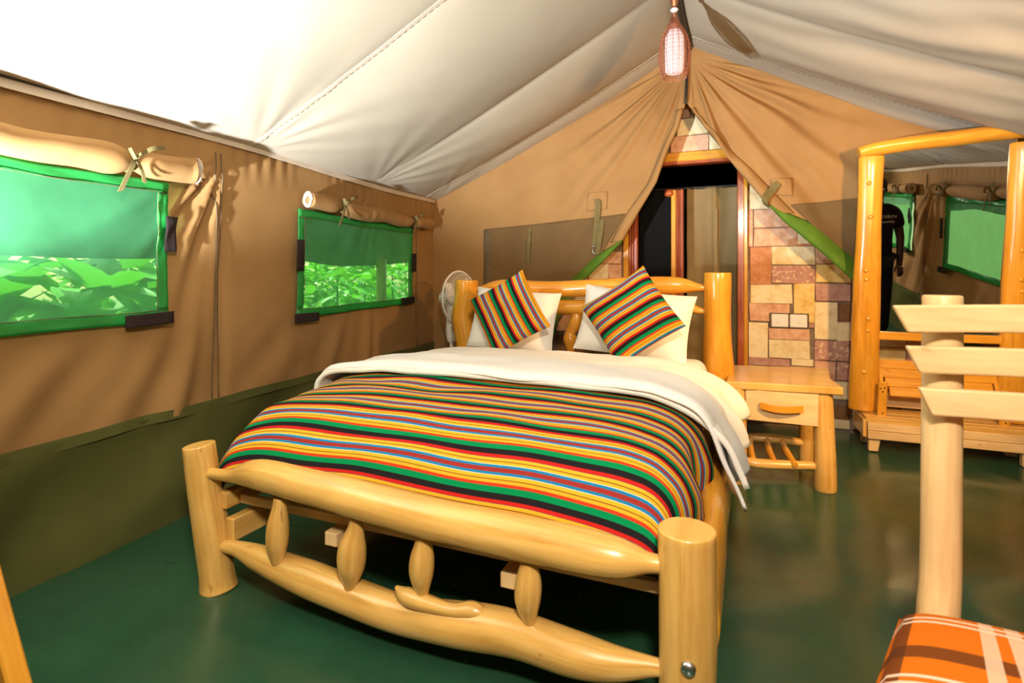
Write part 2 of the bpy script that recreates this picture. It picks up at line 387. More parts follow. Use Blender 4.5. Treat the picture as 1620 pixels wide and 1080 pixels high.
# ------------------------------------------------------------------ tent shell
def xl(y): return -2.32-.0733*y          # left wall
def xr(y): return 1.70+.052*y            # right wall
EAVE = 1.848; RX, RZ = -.345, 2.955
Y0, Y1 = -1.1, 4.64
def floor_fn(u, v):
    x = -3+u*5.4; y = -1.6+v*6.2
    z = .004*nz(x*2.2, y*3.1)+.010*max(0, nz(x*.8+y*1.6, y*.5-x*.9, 3))**1+.007*max(0, math.sin(x*2.2-y*5.3+2*nz(x, y)))**3+.005*max(0, math.sin(x*4.1+y*2.3+3*nz(x*.7, y*.7, 8)))**4
    return (x, y, z-.006)
tag(grid(MB(), 200, 230, floor_fn).obj('floor', 'floor'), 'dark green glossy groundsheet floor with creases', kind='structure')
gnd = box(MB(), (0, 2, -.13), (60, 60, .1)).obj('ground', 'earth'); tag(gnd, 'grassy earth outside the tent', kind='structure')

WINA = (.35, 1.67, .955, 1.545); WINB = (2.60, 3.97, .92, 1.53)
WINAR = (.05, 1.37, .955, 1.545); WINBR = (2.30, 3.67, .93, 1.54)
def wall_disp(y, z, s=1):
    d = 0; near = 9
    for W in ((WINA, WINB) if s > 0 else (WINAR, WINBR)):
        near = min(near, math.hypot(max(W[0]-y, 0, y-W[1]), max(W[2]-z, 0, z-W[3])))
    calm = .22+.78*sstep(.04, .30, near)
    # diagonal pulls running down and forward from the seam heads
    for (ya, za, amp, lo, hi) in ((2.05, 1.80, .016, -1.15, .10), (3.48, 1.86, .010, -1.0, .1), (.1, 1.85, .013, -1, .6)):
        dy, dz = y-ya, za-z; r = math.hypot(dy, dz)+.001; a = math.atan2(dy, max(dz, .001))
        m = sstep(lo, lo+.25, a)*(1-sstep(hi-.2, hi, a))
        d += 1.7*calm*amp*m*math.exp(-r*.45)*sstep(0, .35, r)*(math.sin(a*24+3*nz(a*3, r*.8, ya))+.5*math.sin(a*43+2*nz(y*2, z*2, ya)))
    d += .007*sstep(1.62, 1.86, z)*math.sin(y*62+2.5*nz(y*4, 2))*(.5+nz(y*2, 7))
    d += .010*nz(y*1.3, z*1.6, 4)+.006*nz(y*3.1+z*2.0, z*1.2-y, 8)
    d += .018*math.exp(-((y-1.99)/.03)**2)*.35
    return d
def make_side(side):
    X = (lambda y: xl(y)) if side == 'left' else (lambda y: xr(y))
    s = 1 if side == 'left' else -1
    ny, nzz = 290, 70
    def P(y, z): return (X(y)+s*wall_disp(y, z, s), y, z)
    inw = lambda y, z, W: W[0] < y < W[1] and W[2] < z < W[3]
    def keep(u, v):
        y = Y0+u*(Y1-Y0); z = .49+v*(EAVE-.49); return not (inw(y, z, WINA if s > 0 else WINAR) or inw(y, z, WINB if s > 0 else WINBR))
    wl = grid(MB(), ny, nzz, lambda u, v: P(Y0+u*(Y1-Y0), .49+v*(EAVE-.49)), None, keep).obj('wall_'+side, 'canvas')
    tag(wl, 'tan canvas tent wall on the %s with pulled creases and two mesh windows' % side, kind='structure')
    def SK(y, z):
        z_ = z; z = max(0, z); b = .05*math.sin(PI*min(1, z/.5))*(.6+.4*nz(y*1.5, z*2)) + .026*math.sin(y*7-z*6+2*nz(y*2, z*3))*math.sin(PI*z/.52)
        b += .010*math.sin(y*17-z*9)*math.sin(PI*z/.52)*nz(y*1.1, 5)
        return (X(y)-s*b*.7+s*.012, y, z_)
    grid(MB(), 220, 16, lambda u, v: SK(Y0+u*(Y1-Y0), v*.54-.035)).obj('skirt', 'skirt', wl)
    b = MB(); ribbon(b, [(X(y)+s*(.013+wall_disp(y, .5)*.6), y, .5+.004*math.sin(y*9)) for y in [Y0+.1*k for k in range(57)]], .045, (0, 0, 1), .006, 1); b.obj('skirt_hem', 'skirt', wl)
    ys = 1.99 if s > 0 else 1.72
    for off in (-.018, .018):
        t = MB(); tube(t, [(X(ys)+s*(.006+wall_disp(ys+off, z)), ys+off+.006*nz(z*6, off*90), z) for z in [.52+.066*k for k in range(20)]], .0028, 5, 1, cap=0); t.obj('stitch_line', 'stitch', wl)
    t = MB(); tube(t, [(X(4.1)+s*(.005+wall_disp(4.1, z)), 4.1+.01*nz(z*5, 1), z) for z in [.52+.05*k for k in range(21)]], .003, 5, 1, cap=0); t.obj('stitch_line', 'stitch', wl)
    # eave webbing
    b = MB(); ribbon(b, [(X(y)+s*(.016), y, EAVE-.012+.010*math.cos((y-2.2)*2.5)) for y in [Y0+.14*k for k in range(41)]], .034, (0, 0, 1), .008, 1); b.obj('eave_webbing', 'band', wl)
    t = MB(); tube(t, [(X(y)+s*.028, y, EAVE+.012+.010*math.cos((y-2.2)*2.5)) for y in [Y0+.12*k for k in range(24)]], .006, 6, 1, cap=0); t.obj('eave_rope', 'ropeblk', wl)
    return wl, P, s
wallL, PL, sL = make_side('left')
wallR, PR, sR = make_side('right')
def front_fn(u, v):
    z = v*3.0; return (lerp(-2.4, 1.75, u), Y0-.02+.02*nz(u*6, v*3), z)
tag(grid(MB(), 40, 30, front_fn).obj('wall_front', 'canvas'), 'closed canvas front of the tent behind the camera', kind='structure')

# windows: mesh screen, hem strips, touch-fastener tabs
def window(n, P, s, W, where, tabs):
    y0, y1, z0, z1 = W[0]-.03, W[1]+.03, W[2]-.03, W[3]+.03
    def F(u, v, off=0, skew=True):
        y = lerp(y0, y1, u); z = lerp(z0, z1, v)
        if skew: z += .018*u*(1-v)+.02*math.sin(u*PI)*(-v*.5)+.006*nz(y*3, z*3, n)
        d = .005*math.sin(y*13+2*nz(y*2, z*2, n+3))*nz(y*1.3, z*1.1, n)+.006*nz(y*5, z*3, n+1)
        p = P(y, z); return (p[0]+s*(.022+off)+d*.9, y+.005*nz(z*6, n), z)
    root = grid(MB(), 50, 26, F).obj('window_%d' % n, 'mesh'); tag(root, 'green mesh tent window %s' % where, kind='structure')
    hw = .052/(y1-y0); hv = .05/(z1-z0)
    for nm, (a, b_, c, d_) in (('bottom_hem', (0, 1, 0, hv)), ('top_hem', (0, 1, 1-hv, 1)), ('left_hem', (0, hw, hv, 1-hv)), ('right_hem', (1-hw, 1, hv, 1-hv))):
        nu = 40 if b_-a > .5 else 4; nv = 4 if b_-a > .5 else 26
        g = grid(MB(), nu, nv, lambda u, v: F(lerp(a, b_, u), lerp(c, d_, v), .004+.002*math.sin(u*30+v*30)))
        solid(g.obj(nm, 'meshhem', root), .003)
    for off in (0,):
        pts = [F(hw, v, .009) for v in [hv+k*(1-2*hv)/12 for k in range(13)]]; tube(MB(), pts, .0016, 5, 1, cap=0).obj('stitch_line', 'stitch', root)
        pts = [F(1-hw, v, .009) for v in [hv+k*(1-2*hv)/12 for k in range(13)]]; tube(MB(), pts, .0016, 5, 1, cap=0).obj('stitch_line', 'stitch', root)
        for vv in (hv, 1-hv):
            pts = [F(k/20, vv, .009) for k in range(21)]; tube(MB(), pts, .0016, 5, 1, cap=0).obj('stitch_line', 'stitch', root)
    for (yc, zc, wy, wz) in tabs:
        u0 = (yc-y0)/(y1-y0); v0 = (zc-z0)/(z1-z0)
        g = grid(MB(), 6, 6, lambda u, v: F(u0+(u-.5)*wy/(y1-y0), v0+(v-.5)*wz/(z1-z0), .028+.003*nz(u*4, v*4, yc), ))
        solid(g.obj('fastener_tab', 'velcro', root), .006)
    return root
TA = [(1.70, 1.33, .055, .17), (1.60, .94, .22, .055), (.40, .94, .22, .055)]
TB = [(2.565, 1.27, .06, .19), (2.63, .885, .20, .055), (3.99, 1.25, .06, .16), (3.88, .925, .22, .05)]
window(1, PL, 1, WINA, 'at the left edge of the picture', TA)
window(2, PL, 1, WINB, 'on the left wall beside the fan', TB)
sh = lambda T: [(a-.3, b_, c, d) for a, b_, c, d in T]
window(3, PR, -1, WINAR, 'on the right wall near the standing person', sh(TA))
window(4, PR, -1, WINBR, 'on the right wall, seen large in the mirror', sh(TB))

# rolled window blinds with tie tapes
def blind(P, s, ya, yb, zc, R, ties, label, spiral):
    base = Vector(P((ya+yb)/2, zc))
    root = thing('rolled_blind', label, 'blind', base, 0, 'rolled window blinds')
    pts = []; rad = []
    n = 60
    for k in range(n+1):
        y = lerp(ya, yb, k/n); p = P(y, zc)
        pin = sum(math.exp(-((y-t)/.05)**2) for t in ties)
        r = R*(1-.42*min(1, pin))*(1+.10*nz(y*4, 3, zc))
        pts.append(Vector((p[0]+s*(R*.95+.015), y, zc+.012*nz(y*3, 9)+.02*pin*.3-.015*math.sin(PI*k/n)))); rad.append(r)
    mb = MB(); tube(mb, pts, rad, 18, 1, .16, 1.0, .08, ya); solid_ = mb.shift(base).obj('rolled_canvas', 'canvas', root)
    for t in ties:
        k = int((t-ya)/(yb-ya)*n); c = pts[k]; r = rad[k]+.004
        loop = [c+Vector((s*r*math.cos(a)*1.05, 0, r*math.sin(a)*1.05)) for a in [2*PI*i/14 for i in range(15)]]
        ribbon(MB(), loop, .016, (0, 1, 0), .003, 1).shift(base).obj('tie_tape', 'olive', root)
        f = c+Vector((s*(r+.012), 0, .01))
        b = MB(); ribbon(b, [f, f+Vector((s*.02, -.03, -.05)), f+Vector((s*.015, -.07, -.15))], .02, (0, 1, .25)); ribbon(b, [f, f+Vector((s*.03, .05, .045)), f+Vector((s*.02, .11, .06))], .018, (0, -.3, 1))
        ribbon(b, [f, f+Vector((s*.02, -.035, .03)), f+Vector((s*.03, -.02, -.01)), f], .016, (1, .3, .2)); ribbon(b, [f, f+Vector((s*.01, .02, -.05)), f+Vector((s*.01, .03, -.10))], .016, (0, 1, -.2))
        b.shift(base).obj('tie_bow', 'olive', root)
    if spiral:
        k = 0 if spiral < 0 else n; c = pts[k]; rr = rad[k]
        sp = [c+Vector((s*rr*(1-.16*a/(2*PI))*.72*math.cos(a), spiral*.006, rr*(1-.16*a/(2*PI))*1.05*math.sin(a))) for a in [i*PI/8 for i in range(56)]]
        tube(MB(), sp, .0035, 5, 1, cap=0).shift(base).obj('rolled_edge', 'band', root)
    return root
blind(PL, 1, .2, 1.80, 1.635, .058, (.75, 1.50), 'pale canvas blind rolled up above the left edge window', 1)
blind(PL, 1, 2.62, 4.26, 1.615, .052, (2.93, 3.92), 'tan canvas blind rolled up above the left wall window near the fan', -1)
blind(PR, -1, -.1, 1.50, 1.635, .055, (.45, 1.20), 'canvas blind rolled above the window behind the standing person, seen in the mirror', 1)
blind(PR, -1, 2.10, 3.9, 1.63, .055, (2.45, 3.35), 'canvas blind rolled above the big green window seen in the mirror', -1)

# roof
def roof_pt(side, y, t):
    """t 0 eave .. 1 ridge"""
    xe = xl(y) if side == 'left' else xr(y)
    rz = RZ-.05*math.sin(PI*max(0, min(1, (4.5-y)/5.0)))*.6
    x = lerp(xe, RX, t); z = lerp(EAVE, rz, t)
    ribs = (-.9, .3, 2.2, 3.42, 4.25, 4.7)
    sag = 0
    for a, b in zip(ribs, ribs[1:]):
        if a <= y <= b:
            f = (y-a)/(b-a); wdt = b-a
            sag = (.062 if wdt > .6 else .03)*(math.sin(PI*f)**.7)
    sag *= math.sin(PI*min(1, t*1.0))**.5 if 0 < t < 1 else 0
    z -= sag+.030*math.sin(PI*t)
    for ya in (.3, 2.25, 3.45, 4.5):      # pulls fanning out of the eave nodes
        dy = y-ya; r = math.hypot(dy, (x-xe))+.001; a = math.atan2(dy, abs(x-xe)+.001)
        z += .009*math.exp(-r*2.2)*sstep(0, .2, r)*sstep(0, .05, t)*math.sin(a*17+2.5*nz(a*3, ya, r))*(1-sstep(.9, 1.4, abs(a)))
    z += .006*nz(x*1.2, y*1.7, 2)*math.sin(PI*t)
    if side == 'right':
        z += .013*math.sin(PI*t)*(math.sin(y*9+x*1.6+2.0*nz(x, y*1.5, 5))+.4*math.sin(y*23+x*3+2*nz(x*2, y*2, 5)))
    return (x, y, z)
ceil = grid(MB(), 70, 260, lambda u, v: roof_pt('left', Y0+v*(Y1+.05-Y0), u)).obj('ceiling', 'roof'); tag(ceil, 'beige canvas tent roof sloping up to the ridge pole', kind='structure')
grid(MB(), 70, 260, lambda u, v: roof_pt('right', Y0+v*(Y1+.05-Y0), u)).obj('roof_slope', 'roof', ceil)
for side in ('left', 'right'):
    for y in (.3, 2.2, 4.25):
        pts = []
        for k in range(1, 60):
            p = roof_pt(side, y+.008*nz(k*.3, y), k/60); pts.append((p[0], p[1], p[2]-.004))
        ribbon(MB(), pts, .022, (0, 1, 0), .005, 1).obj('seam', 'roof', ceil)
        b = MB()
        for k in range(0, len(pts)-1, 1):
            a, c = Vector(pts[k]), Vector(pts[k+1]); tube(b, [a.lerp(c, .1)+Vector((0, .012, -.001)), a.lerp(c, .65)+Vector((0, .012, -.001))], .0032, 4, 1, cap=0)
        tag(b.obj('seam_stitching', 'stitch', ceil), kind='stuff')
tube(MB(), [(RX, y, RZ-.035-.03*math.sin(PI*max(0, (4.5-y)/5.0))) for y in [-1.1+.28*k for k in range(21)]], .021, 10, 1, cap=0).obj('ridge_pole', 'ropeblk', ceil)

# ------------------------------------------------------------------ stone wall behind the gable, with a doorway
WY = 4.66
wb = MB(); DX0, DX1, DZ = -.875, .055, 2.085
for c, s in (((-1.7875, WY+.1, 1.5), (1.825, .16, 3.1)), ((1.01, WY+.1, 1.5), (1.91, .16, 3.1)), ((-.41, WY+.1, 2.57), (.94, .16, .96))): box(wb, c, s)
wall_back = wb.obj('wall_back', 'mortar'); tag(wall_back, 'multicoloured stone tile wall behind the tent flaps', kind='structure')
cache = {}
def stone(x0, x1, z0, z1, mat, proud=None):
    cx, cz = (x0+x1)/2, (z0+z1)/2; w_, h_ = (x1-x0)-.003, (z1-z0)-.003
    d = .012+random.random()*.012 if proud is None else proud
    j = lambda: random.uniform(-.004, .004)
    o = [(-w_/2+j(), -h_/2+j()), (w_/2+j(), -h_/2+j()), (w_/2+j(), h_/2+j()), (-w_/2+j(), h_/2+j())]
    vs = [(x, .0, z) for x, z in o]+[(x, -d+.005, z) for x, z in o]+[(x*.97, -d+j()*.5, z*.95) for x, z in o]
    fs = [[8, 9, 10, 11]]+[[r*4+i, r*4+(i+1) % 4, r*4+4+(i+1) % 4, r*4+4+i] for r in (0, 1) for i in range(4)]
    mb = MB(); mb.add(vs, fs, None, False); return mb.obj('stone', mat, wall_back, (cx, WY+.02, cz))
# stones the photograph shows right of the doorway: pixel rectangles on the plane of the wall
vis = [(1184, 1224, 278, 330, 's_pale'), (1224, 1262, 300, 330, 's_pale'), (1184, 1192, 330, 390, 's_pink'), (1192, 1261, 360, 390, 's_pink'), (1192, 1262, 330, 360, 's_pink'), (1262, 1300, 330, 387, 's_pale'),
       (1186, 1221, 390, 450, 's_rust'), (1221, 1290, 389, 419, 's_pale'), (1221, 1290, 420, 449, 's_spot'), (1291, 1348, 417, 447, 's_yellow'), (1290, 1350, 387, 417, 's_pink'),
       (1187, 1254, 450, 480, 's_pale'), (1255, 1289, 448, 510, 's_yellow'), (1290, 1347, 448, 477, 's_mauve'), (1185, 1250, 480, 509, 's_pink'),
       (1289, 1325, 478, 538, 's_pale'), (1326, 1346, 480, 509, 's_brown'), (1325, 1346, 510, 540, 's_pale'),
       (1184, 1215, 510, 566, 's_pale'), (1216, 1282, 519, 537, 's_pink'), (1216, 1282, 538, 567, 's_pale'), (1288, 1345, 540, 571, 's_spot'),
       (1184, 1250, 566, 578, 's_mauve'), (1251, 1288, 568, 580, 's_pale'), (1289, 1323, 571, 602, 's_pink'), (1324, 1345, 573, 602, 's_spot'),
       (1217, 1225, 509, 519, 's_mauve'), (1274, 1289, 510, 519, 's_mauve'),
       (1184, 1250, 579, 608, 's_pale'), (1251, 1289, 581, 631, 's_yellow'), (1184, 1250, 609, 633, 's_pink'), (1290, 1316, 603, 634, 's_pink'), (1317, 1345, 603, 632, 's_pale'),
       (1184, 1345, 637, 660, 's_brown'), (1184, 1270, 661, 692, 's_mauve'), (1271, 1345, 661, 690, 's_pale')]
for u0, u1, v0, v1, m in vis:
    a = atY(u0, v1, WY); b = atY(u1, v1, WY); uc = (u0+u1)/2; z1 = atY(uc, v0, WY).z; z0 = atY(uc, v1, WY).z
    stone(a.x, b.x, max(z0, .005), z1, m)
vis2 = [(1042, 1100, 222, 250, 's_pale'), (1060, 1122, 214, 246, 's_pink'), (1070, 1120, 186, 213, 's_pale'), (1122, 1150, 210, 240, 's_pale'), (1076, 1091, 160, 186, 's_pink'), (1092, 1120, 164, 185, 's_pale')]
for u0, u1, v0, v1, m in vis2[1:]:
    a = atY(u0, v1, WY); b = atY(u1, v1, WY); uc = (u0+u1)/2
    stone(a.x, b.x, max(DZ+.075, atY(uc, v1, WY).z), atY(uc, v0, WY).z, m)
mats = ['s_pale', 's_pale', 's_yellow', 's_pink', 's_pink', 's_mauve', 's_spot', 's_rust']
def rows(xa, xb, za, zb, pal=mats):
    z = za
    while z < zb-.05:
        h_ = min(random.choice((.145, .15, .16)), zb-z); x = xa
        while x < xb-.03:
            w_ = min(random.choice((.17, .30, .33, .36)), xb-x)
            if xb-x-w_ < .08: w_ = xb-x
            stone(x, x+w_, z, z+h_, random.choice(pal)); x += w_
        z += h_
rows(-1.5, -.915, .01, .65, ['s_brown', 's_mauve', 's_brown']); rows(-1.5, -.915, .65, 1.35, ['s_pale', 's_pale', 's_pink'])
rows(.79, 1.75, .01, 1.25); rows(.36, .79, 1.37, 1.65); 
# doorway
door = MB()
def prof_jamb(x, w_, y, z0, z1, name, parent, mat='woodR'):
    g = []
    for k, (dx, wd, dy) in enumerate(((0, .4, 0), (.42, .14, .012), (.58, .14, .004), (.74, .26, .014))):
        b = MB(); box(b, (x+w_*(dx+wd/2), y-dy+.03, (z0+z1)/2), (w_*wd, .07, z1-z0), None, .006); b.obj(name, ('woodO', 'woodR', 'woodR', 'woodR')[k] if mat == 'mix' else mat, parent)
droot = box(MB(), (-.41, WY+.02, DZ+.035), (1.02, .10, .075), None, .008).obj('door_1', 'woodO'); tag(droot, 'reddish wooden door frame around the dark doorway', kind='structure')
box(MB(), (-.41, WY+.03, DZ-.012), (.95, .10, .03), None, .006).obj('lintel_bead', 'woodR', droot)
prof_jamb(-.90, .125, WY, .0, DZ, 'door_jamb', droot, 'mix')
box(MB(), (.03, WY+.03, DZ/2), (.05, .12, DZ), None, .006).obj('door_jamb', 'woodR', droot)
box(MB(), (.066, WY-.01, DZ/2), (.030, .05, DZ), None, .006).obj('door_casing', 'woodO', droot)
prof_jamb(-.512, .10, WY+.09, .0, 1.87, 'door_stile', droot, 'mix')
lathe(MB(), [(0, -.03), (.04, -.02), (.045, 0), (.035, .03), (0, .035)], (-.53, WY+.10, 1.84), 14).obj('stile_knob', 'woodR', droot)
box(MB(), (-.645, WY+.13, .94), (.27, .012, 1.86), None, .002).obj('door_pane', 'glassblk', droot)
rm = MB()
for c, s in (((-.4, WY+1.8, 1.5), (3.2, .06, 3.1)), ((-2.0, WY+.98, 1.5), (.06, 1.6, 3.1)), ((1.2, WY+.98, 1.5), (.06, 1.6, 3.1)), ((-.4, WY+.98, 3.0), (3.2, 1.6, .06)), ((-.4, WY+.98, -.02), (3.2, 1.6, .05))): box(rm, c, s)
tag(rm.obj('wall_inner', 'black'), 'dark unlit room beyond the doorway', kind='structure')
cb = Vector((-.17, WY+.28, 0)); cur = thing('canvas_curtain', 'olive brown canvas curtain hanging inside the dark doorway', 'curtain', cb)
def cur_fn(u, v):
    x = lerp(-.40, .16, u); z = lerp(.02, 1.90, v)
    d = .020*math.sin(x*26+2.5*nz(x*3, z*1.3))*(.4+.6*nz(z, x*2, 1)+.3)+.02*nz(x*4, z*2, 5)
    seam_ = math.exp(-((x+.17)/.02)**2)*.02
    return (x+.01*nz(z*3, 1), cb.y-d-seam_, z)
c_ = grid(MB(), 60, 90, cur_fn).shift(cb).obj('curtain_cloth', 'curtain', cur); solid(c_, .006)
ribbon(MB(), [cur_fn(.42, v) for v in [.45+.03*k for k in range(16)]], .03, (1, 0, 0), .02, 1).shift(cb).obj('curtain_seam', 'curtain', cur)
ribbon(MB(), [Vector(cur_fn(u, .53))+Vector((0, -.008, 0)) for u in [k/30 for k in range(31)]], .02, (0, 0, 1), .008, 1).shift(cb).obj('curtain_hem', 'curtain', cur)
tube(MB(), [(-.80, WY+.28, 1.905), (.2, WY+.28, 1.905)], .012, 10, 1).shift(cb).obj('curtain_rail', 'ropeblk', cur)
# socket
sp = atY(1248, 507, WY); so = thing('wall_socket', 'white double socket set into the stone wall above the nightstand', 'socket', (sp.x, WY-.008, sp.z))
box(MB(), (0, .002, 0), (.27, .02, .115), None, .004).obj('socket_recess', 'stitch', so)
for dx in (-.064, .064):
    pl = box(MB(), (dx, -.012, 0), (.118, .016, .10), None, .006).obj('socket_plate', 'socket', so)
    box(MB(), (dx*1.15, -.0215, .0), (.03, .006, .036), None, .002).obj('switch_rocker', 'socket', pl)

# ------------------------------------------------------------------ gable flaps
GY = 4.47
LE = [(0, -1.50), (.5, -1.48), (.8, -1.38), (1.097, -1.181), (1.25, -1.02), (1.409, -.863), (1.661, -.725), (1.883, -.585), (2.152, -.488), (2.32, -.416), (2.50, -.37), (2.96, -.352)]
RE = [(0, 1.80), (.5, 1.60), (.8, 1.12), (1.105, .752), (1.3, .565), (1.536, .32), (1.741, .151), (2.042, -.069), (2.327, -.251), (2.50, -.362), (2.96, -.345)]
def roof_x(side, z):
    """x of the roof/wall outline at height z on the gable plane"""
    xe = xl(GY) if side == 'left' else xr(GY)
    if z <= EAVE: return xe
    lo, hi = 0.0, 1.0
    for _ in range(24):
        m = (lo+hi)/2
        if roof_pt(side, GY, m)[2] < z: lo = m
        else: hi = m
    return roof_pt(side, GY, lo)[0]
RXC = {}
def rxc(side, z):
    k = (side, round(z, 4))
    if k not in RXC: RXC[k] = roof_x(side, z)
    return RXC[k]
def flap_y(side, x, z):
    dx, dz = x-RX, 2.85-z; r = math.hypot(dx, dz)+.001; a = math.atan2(dx, max(dz, .02))
    e = LE if side == 'left' else RE; edge = interp(e, z); q = abs(x-edge)
    amp = .020 if side == 'right' else .012
    d = amp*sstep(.05, .4, r)*math.exp(-max(0, r-1.4)*.5)*(math.sin(a*26+3*nz(a*4, r, 3))+.5*math.sin(a*47+2*nz(a*3, r*2, 9)))*sstep(.02, .18, abs(a))
    d *= (1-.75*sstep(1.5, 1.1, z))
    d += .03*nz(x*1.1, z*1.2, 6)+.05*math.exp(-(q/.10)**2)*sstep(2.5, 2.0, z)
    return GY-.02-d
def make_flap(side):
    e = LE if side == 'left' else RE
    root = thing('tent_flap', 'tan canvas tent flap %s of the doorway, tied back in a curve' % ('left' if side == 'left' else 'right'), 'tent flap', (xl(GY)+.6 if side == 'left' else xr(GY)-.5, GY, 0))
    base = root.location.copy(); zt = roof_pt(side, GY, 1)[2]-.005
    def F(u, v, off=0, ua=None):
        z = v*zt; a = rxc(side, z); b = interp(e, z); x = lerp(a, b, u); return (x, flap_y(side, x, z)-off, z)
    g = grid(MB(), 110, 150, F).shift(base).obj('flap_canvas', 'canvas', root)
    def strip(name, mat, za, zb, wfun, off, nst=40, wn=6):
        def G(u, v):
            z = lerp(za, zb, v); b = interp(e, z); sgn = -1 if side == 'left' else 1
            x = b+sgn*wfun(z)*u; bulge = .02*math.sin(PI*u); return (x, flap_y(side, x, z)-off-bulge+.01, z)
        o = grid(MB(), wn, nst, G).shift(base).obj(name, mat, root); solid(o, .004); return o
    if side == 'left':
        strip('folded_hem', 'canvas', 1.42, 2.45, lambda z: .05+.05*sstep(2.3, 1.5, z), .012)
        strip('green_trim', 'lime', .35, 1.43, lambda z: .125*sstep(1.46, 1.28, z)+.01, .014)
    else:
        strip('folded_hem', 'canvas', 1.60, 2.45, lambda z: .03+.09*sstep(2.4, 1.7, z), .012)
        strip('green_trim', 'lime', .35, 1.66, lambda z: .17*sstep(1.68, 1.50, z)+.005, .014)
    def panel(name, mat, quad, off, nu=20, nv=12):
        def G(u, v):
            (x0, z0), (x1, z1), (x2, z2), (x3, z3) = quad
            x = lerp(lerp(x0, x1, u), lerp(x3, x2, u), v); z = lerp(lerp(z0, z1, u), lerp(z3, z2, u), v)
            return (x, flap_y(side, x, z)-off, z)
        return solid(grid(MB(), nu, nv, G).shift(base).obj(name, mat, root), .004)
    def xz(u, v): p = atY(u, v, GY-.03); return (p.x, p.z)
    if side == 'left':
        panel('window_pouch', 'pouch', [xz(775, 520), xz(880, 520), xz(990, 338), xz(768, 363)], .010, 30, 30)
        panel('pouch_edge', 'stitch', [xz(766, 520), xz(775, 520), xz(777, 363), xz(768, 363)], .016, 3, 20)
        panel('stitched_patch', 'canvas', [xz(929, 334), xz(960, 330), xz(961, 302), xz(931, 306)], .008, 8, 8)
        for pts, w_ in (([(943, 315), (947, 322), (945, 345), (941, 388)], .045), ([(838, 361), (837, 385), (836, 414)], .028), ([(953, 348), (951, 370), (946, 402)], .04)):
            q = [Vector((*[c for c in (xz(*p)[0],)], 0, 0)) for p in pts]
            P3 = [Vector((xz(*p)[0], flap_y(side, *xz(*p))-.018-.012*math.sin(i*1.2), xz(*p)[1])) for i, p in enumerate(pts)]
            ribbon(MB(), P3, w_, (1, 0, .1), .005).shift(base).obj('strap', 'olive', root)
        p = xz(940, 393); y = flap_y(side, *p)-.028
        b = MB(); tube(b, [(p[0]-.012, y, p[1]+.02), (p[0]+.012, y, p[1]+.02), (p[0]+.012, y, p[1]-.005), (p[0]-.012, y, p[1]-.005), (p[0]-.012, y, p[1]+.02)], .003, 6, 1); tube(b, [(p[0], y, p[1]-.005), (p[0]-.01, y, p[1]-.03), (p[0]+.012, y, p[1]-.045)], .003, 6, 3); b.shift(base).obj('strap_buckle', 'steel', root)
    else:
        panel('window_pouch', 'pouch', [xz(1345, 412), xz(1480, 520), xz(1480, 300), xz(1250, 324)], .010, 30, 30)
        panel('stitched_patch', 'canvas', [xz(1222, 308), xz(1254, 311), xz(1254, 281), xz(1218, 284)], .008, 8, 8)
        P3 = [Vector((xz(*p)[0], flap_y(side, *xz(*p))-.03-o, xz(*p)[1])) for p, o in (((1230, 291), .0), ((1220, 303), .02), ((1209, 318), .03), ((1212, 328), .0))]
        ribbon(MB(), P3, .05, (.75, 0, -.6), .005).shift(base).obj('strap', 'olive', root)
    return root
make_flap('left'); make_flap('right')
zp = thing('gable_zip', 'dark zipper cord hanging down from the tent peak to the doorway gap', 'zipper', (RX-.01, GY-.05, 2.5))
tube(MB(), [(0, 0, .42), (-.004, .0, .2), (-.010, 0, .02), (-.015, .01, -.01)], .011, 8, 4).obj('zip_cord', 'ropeblk', zp)

# ------------------------------------------------------------------ bed
B0 = Vector((-.93, 2.4, 0))
bed = thing('log_bed', 'double bed of varnished yellow logs with rounded posts in the middle of the tent', 'bed', B0)
def blog(name, pts, rad, mat='wood', parent=None, **k): return log(name, pts, rad, mat, bed if parent is None else parent, base=B0 if parent is None else parent.location, **k)
fp = blog('foot_post', [(-1.755, 1.425, 0), (-1.762, 1.425, .05), (-1.780, 1.42, .2), (-1.805, 1.41, .36), (-1.825, 1.40, .528)], [.066, .060, .060, .057, .054], seg=26, wob=.05, cap=.08)
fp2 = blog('foot_post', [(-.118, 1.40, 0), (-.112, 1.40, .2), (-.112, 1.40, .4), (-.113, 1.40, .525)], [.068, .068, .069, .070], seg=28, wob=.05, cap=.08)
blt = lathe(MB(), [(0, .012), (.012, .011), (.017, .006), (.018, 0), (.018, -.01)], (-.105, 1.333, .228), 18, (0, -1, 0)).shift(B0).obj('post_bolt', 'steel', fp2)
for z_, in ((.40,), (.235,)):
    lathe(MB(), [(0, .012), (.008, .010), (.012, 0), (.012, -.03)], (-1.79-.062, 1.41, z_), 12, (-1, -.3, 0)).shift(B0).obj('post_bolt', 'steel', fp)
blog('head_post', [(-1.80, 3.5, 0), (-1.815, 3.5, .4), (-1.80, 3.5, .62), (-1.835, 3.5, .85), (-1.81, 3.5, 1.0), (-1.805, 3.5, 1.115)], [.095, .085, .078, .082, .083, .084], 'woodO', seg=24, wob=.06, cap=.08)
blog('head_post', [(-.095, 3.5, 0), (-.10, 3.5, .5), (-.108, 3.5, .8), (-.106, 3.5, 1.165)], [.098, .092, .079, .077], 'woodO', seg=26, wob=.05, cap=.08)
blog('head_rail', [(-1.76, 3.5, 1.045), (-1.69, 3.5, 1.05), (-1.52, 3.5, 1.065), (-1.15, 3.5, 1.055), (-.7, 3.5, 1.075), (-.36, 3.5, 1.085), (-.22, 3.5, 1.075), (-.16, 3.5, 1.07)], [.020, .022, .055, .054, .058, .055, .026, .021], 'woodO', wob=.06)
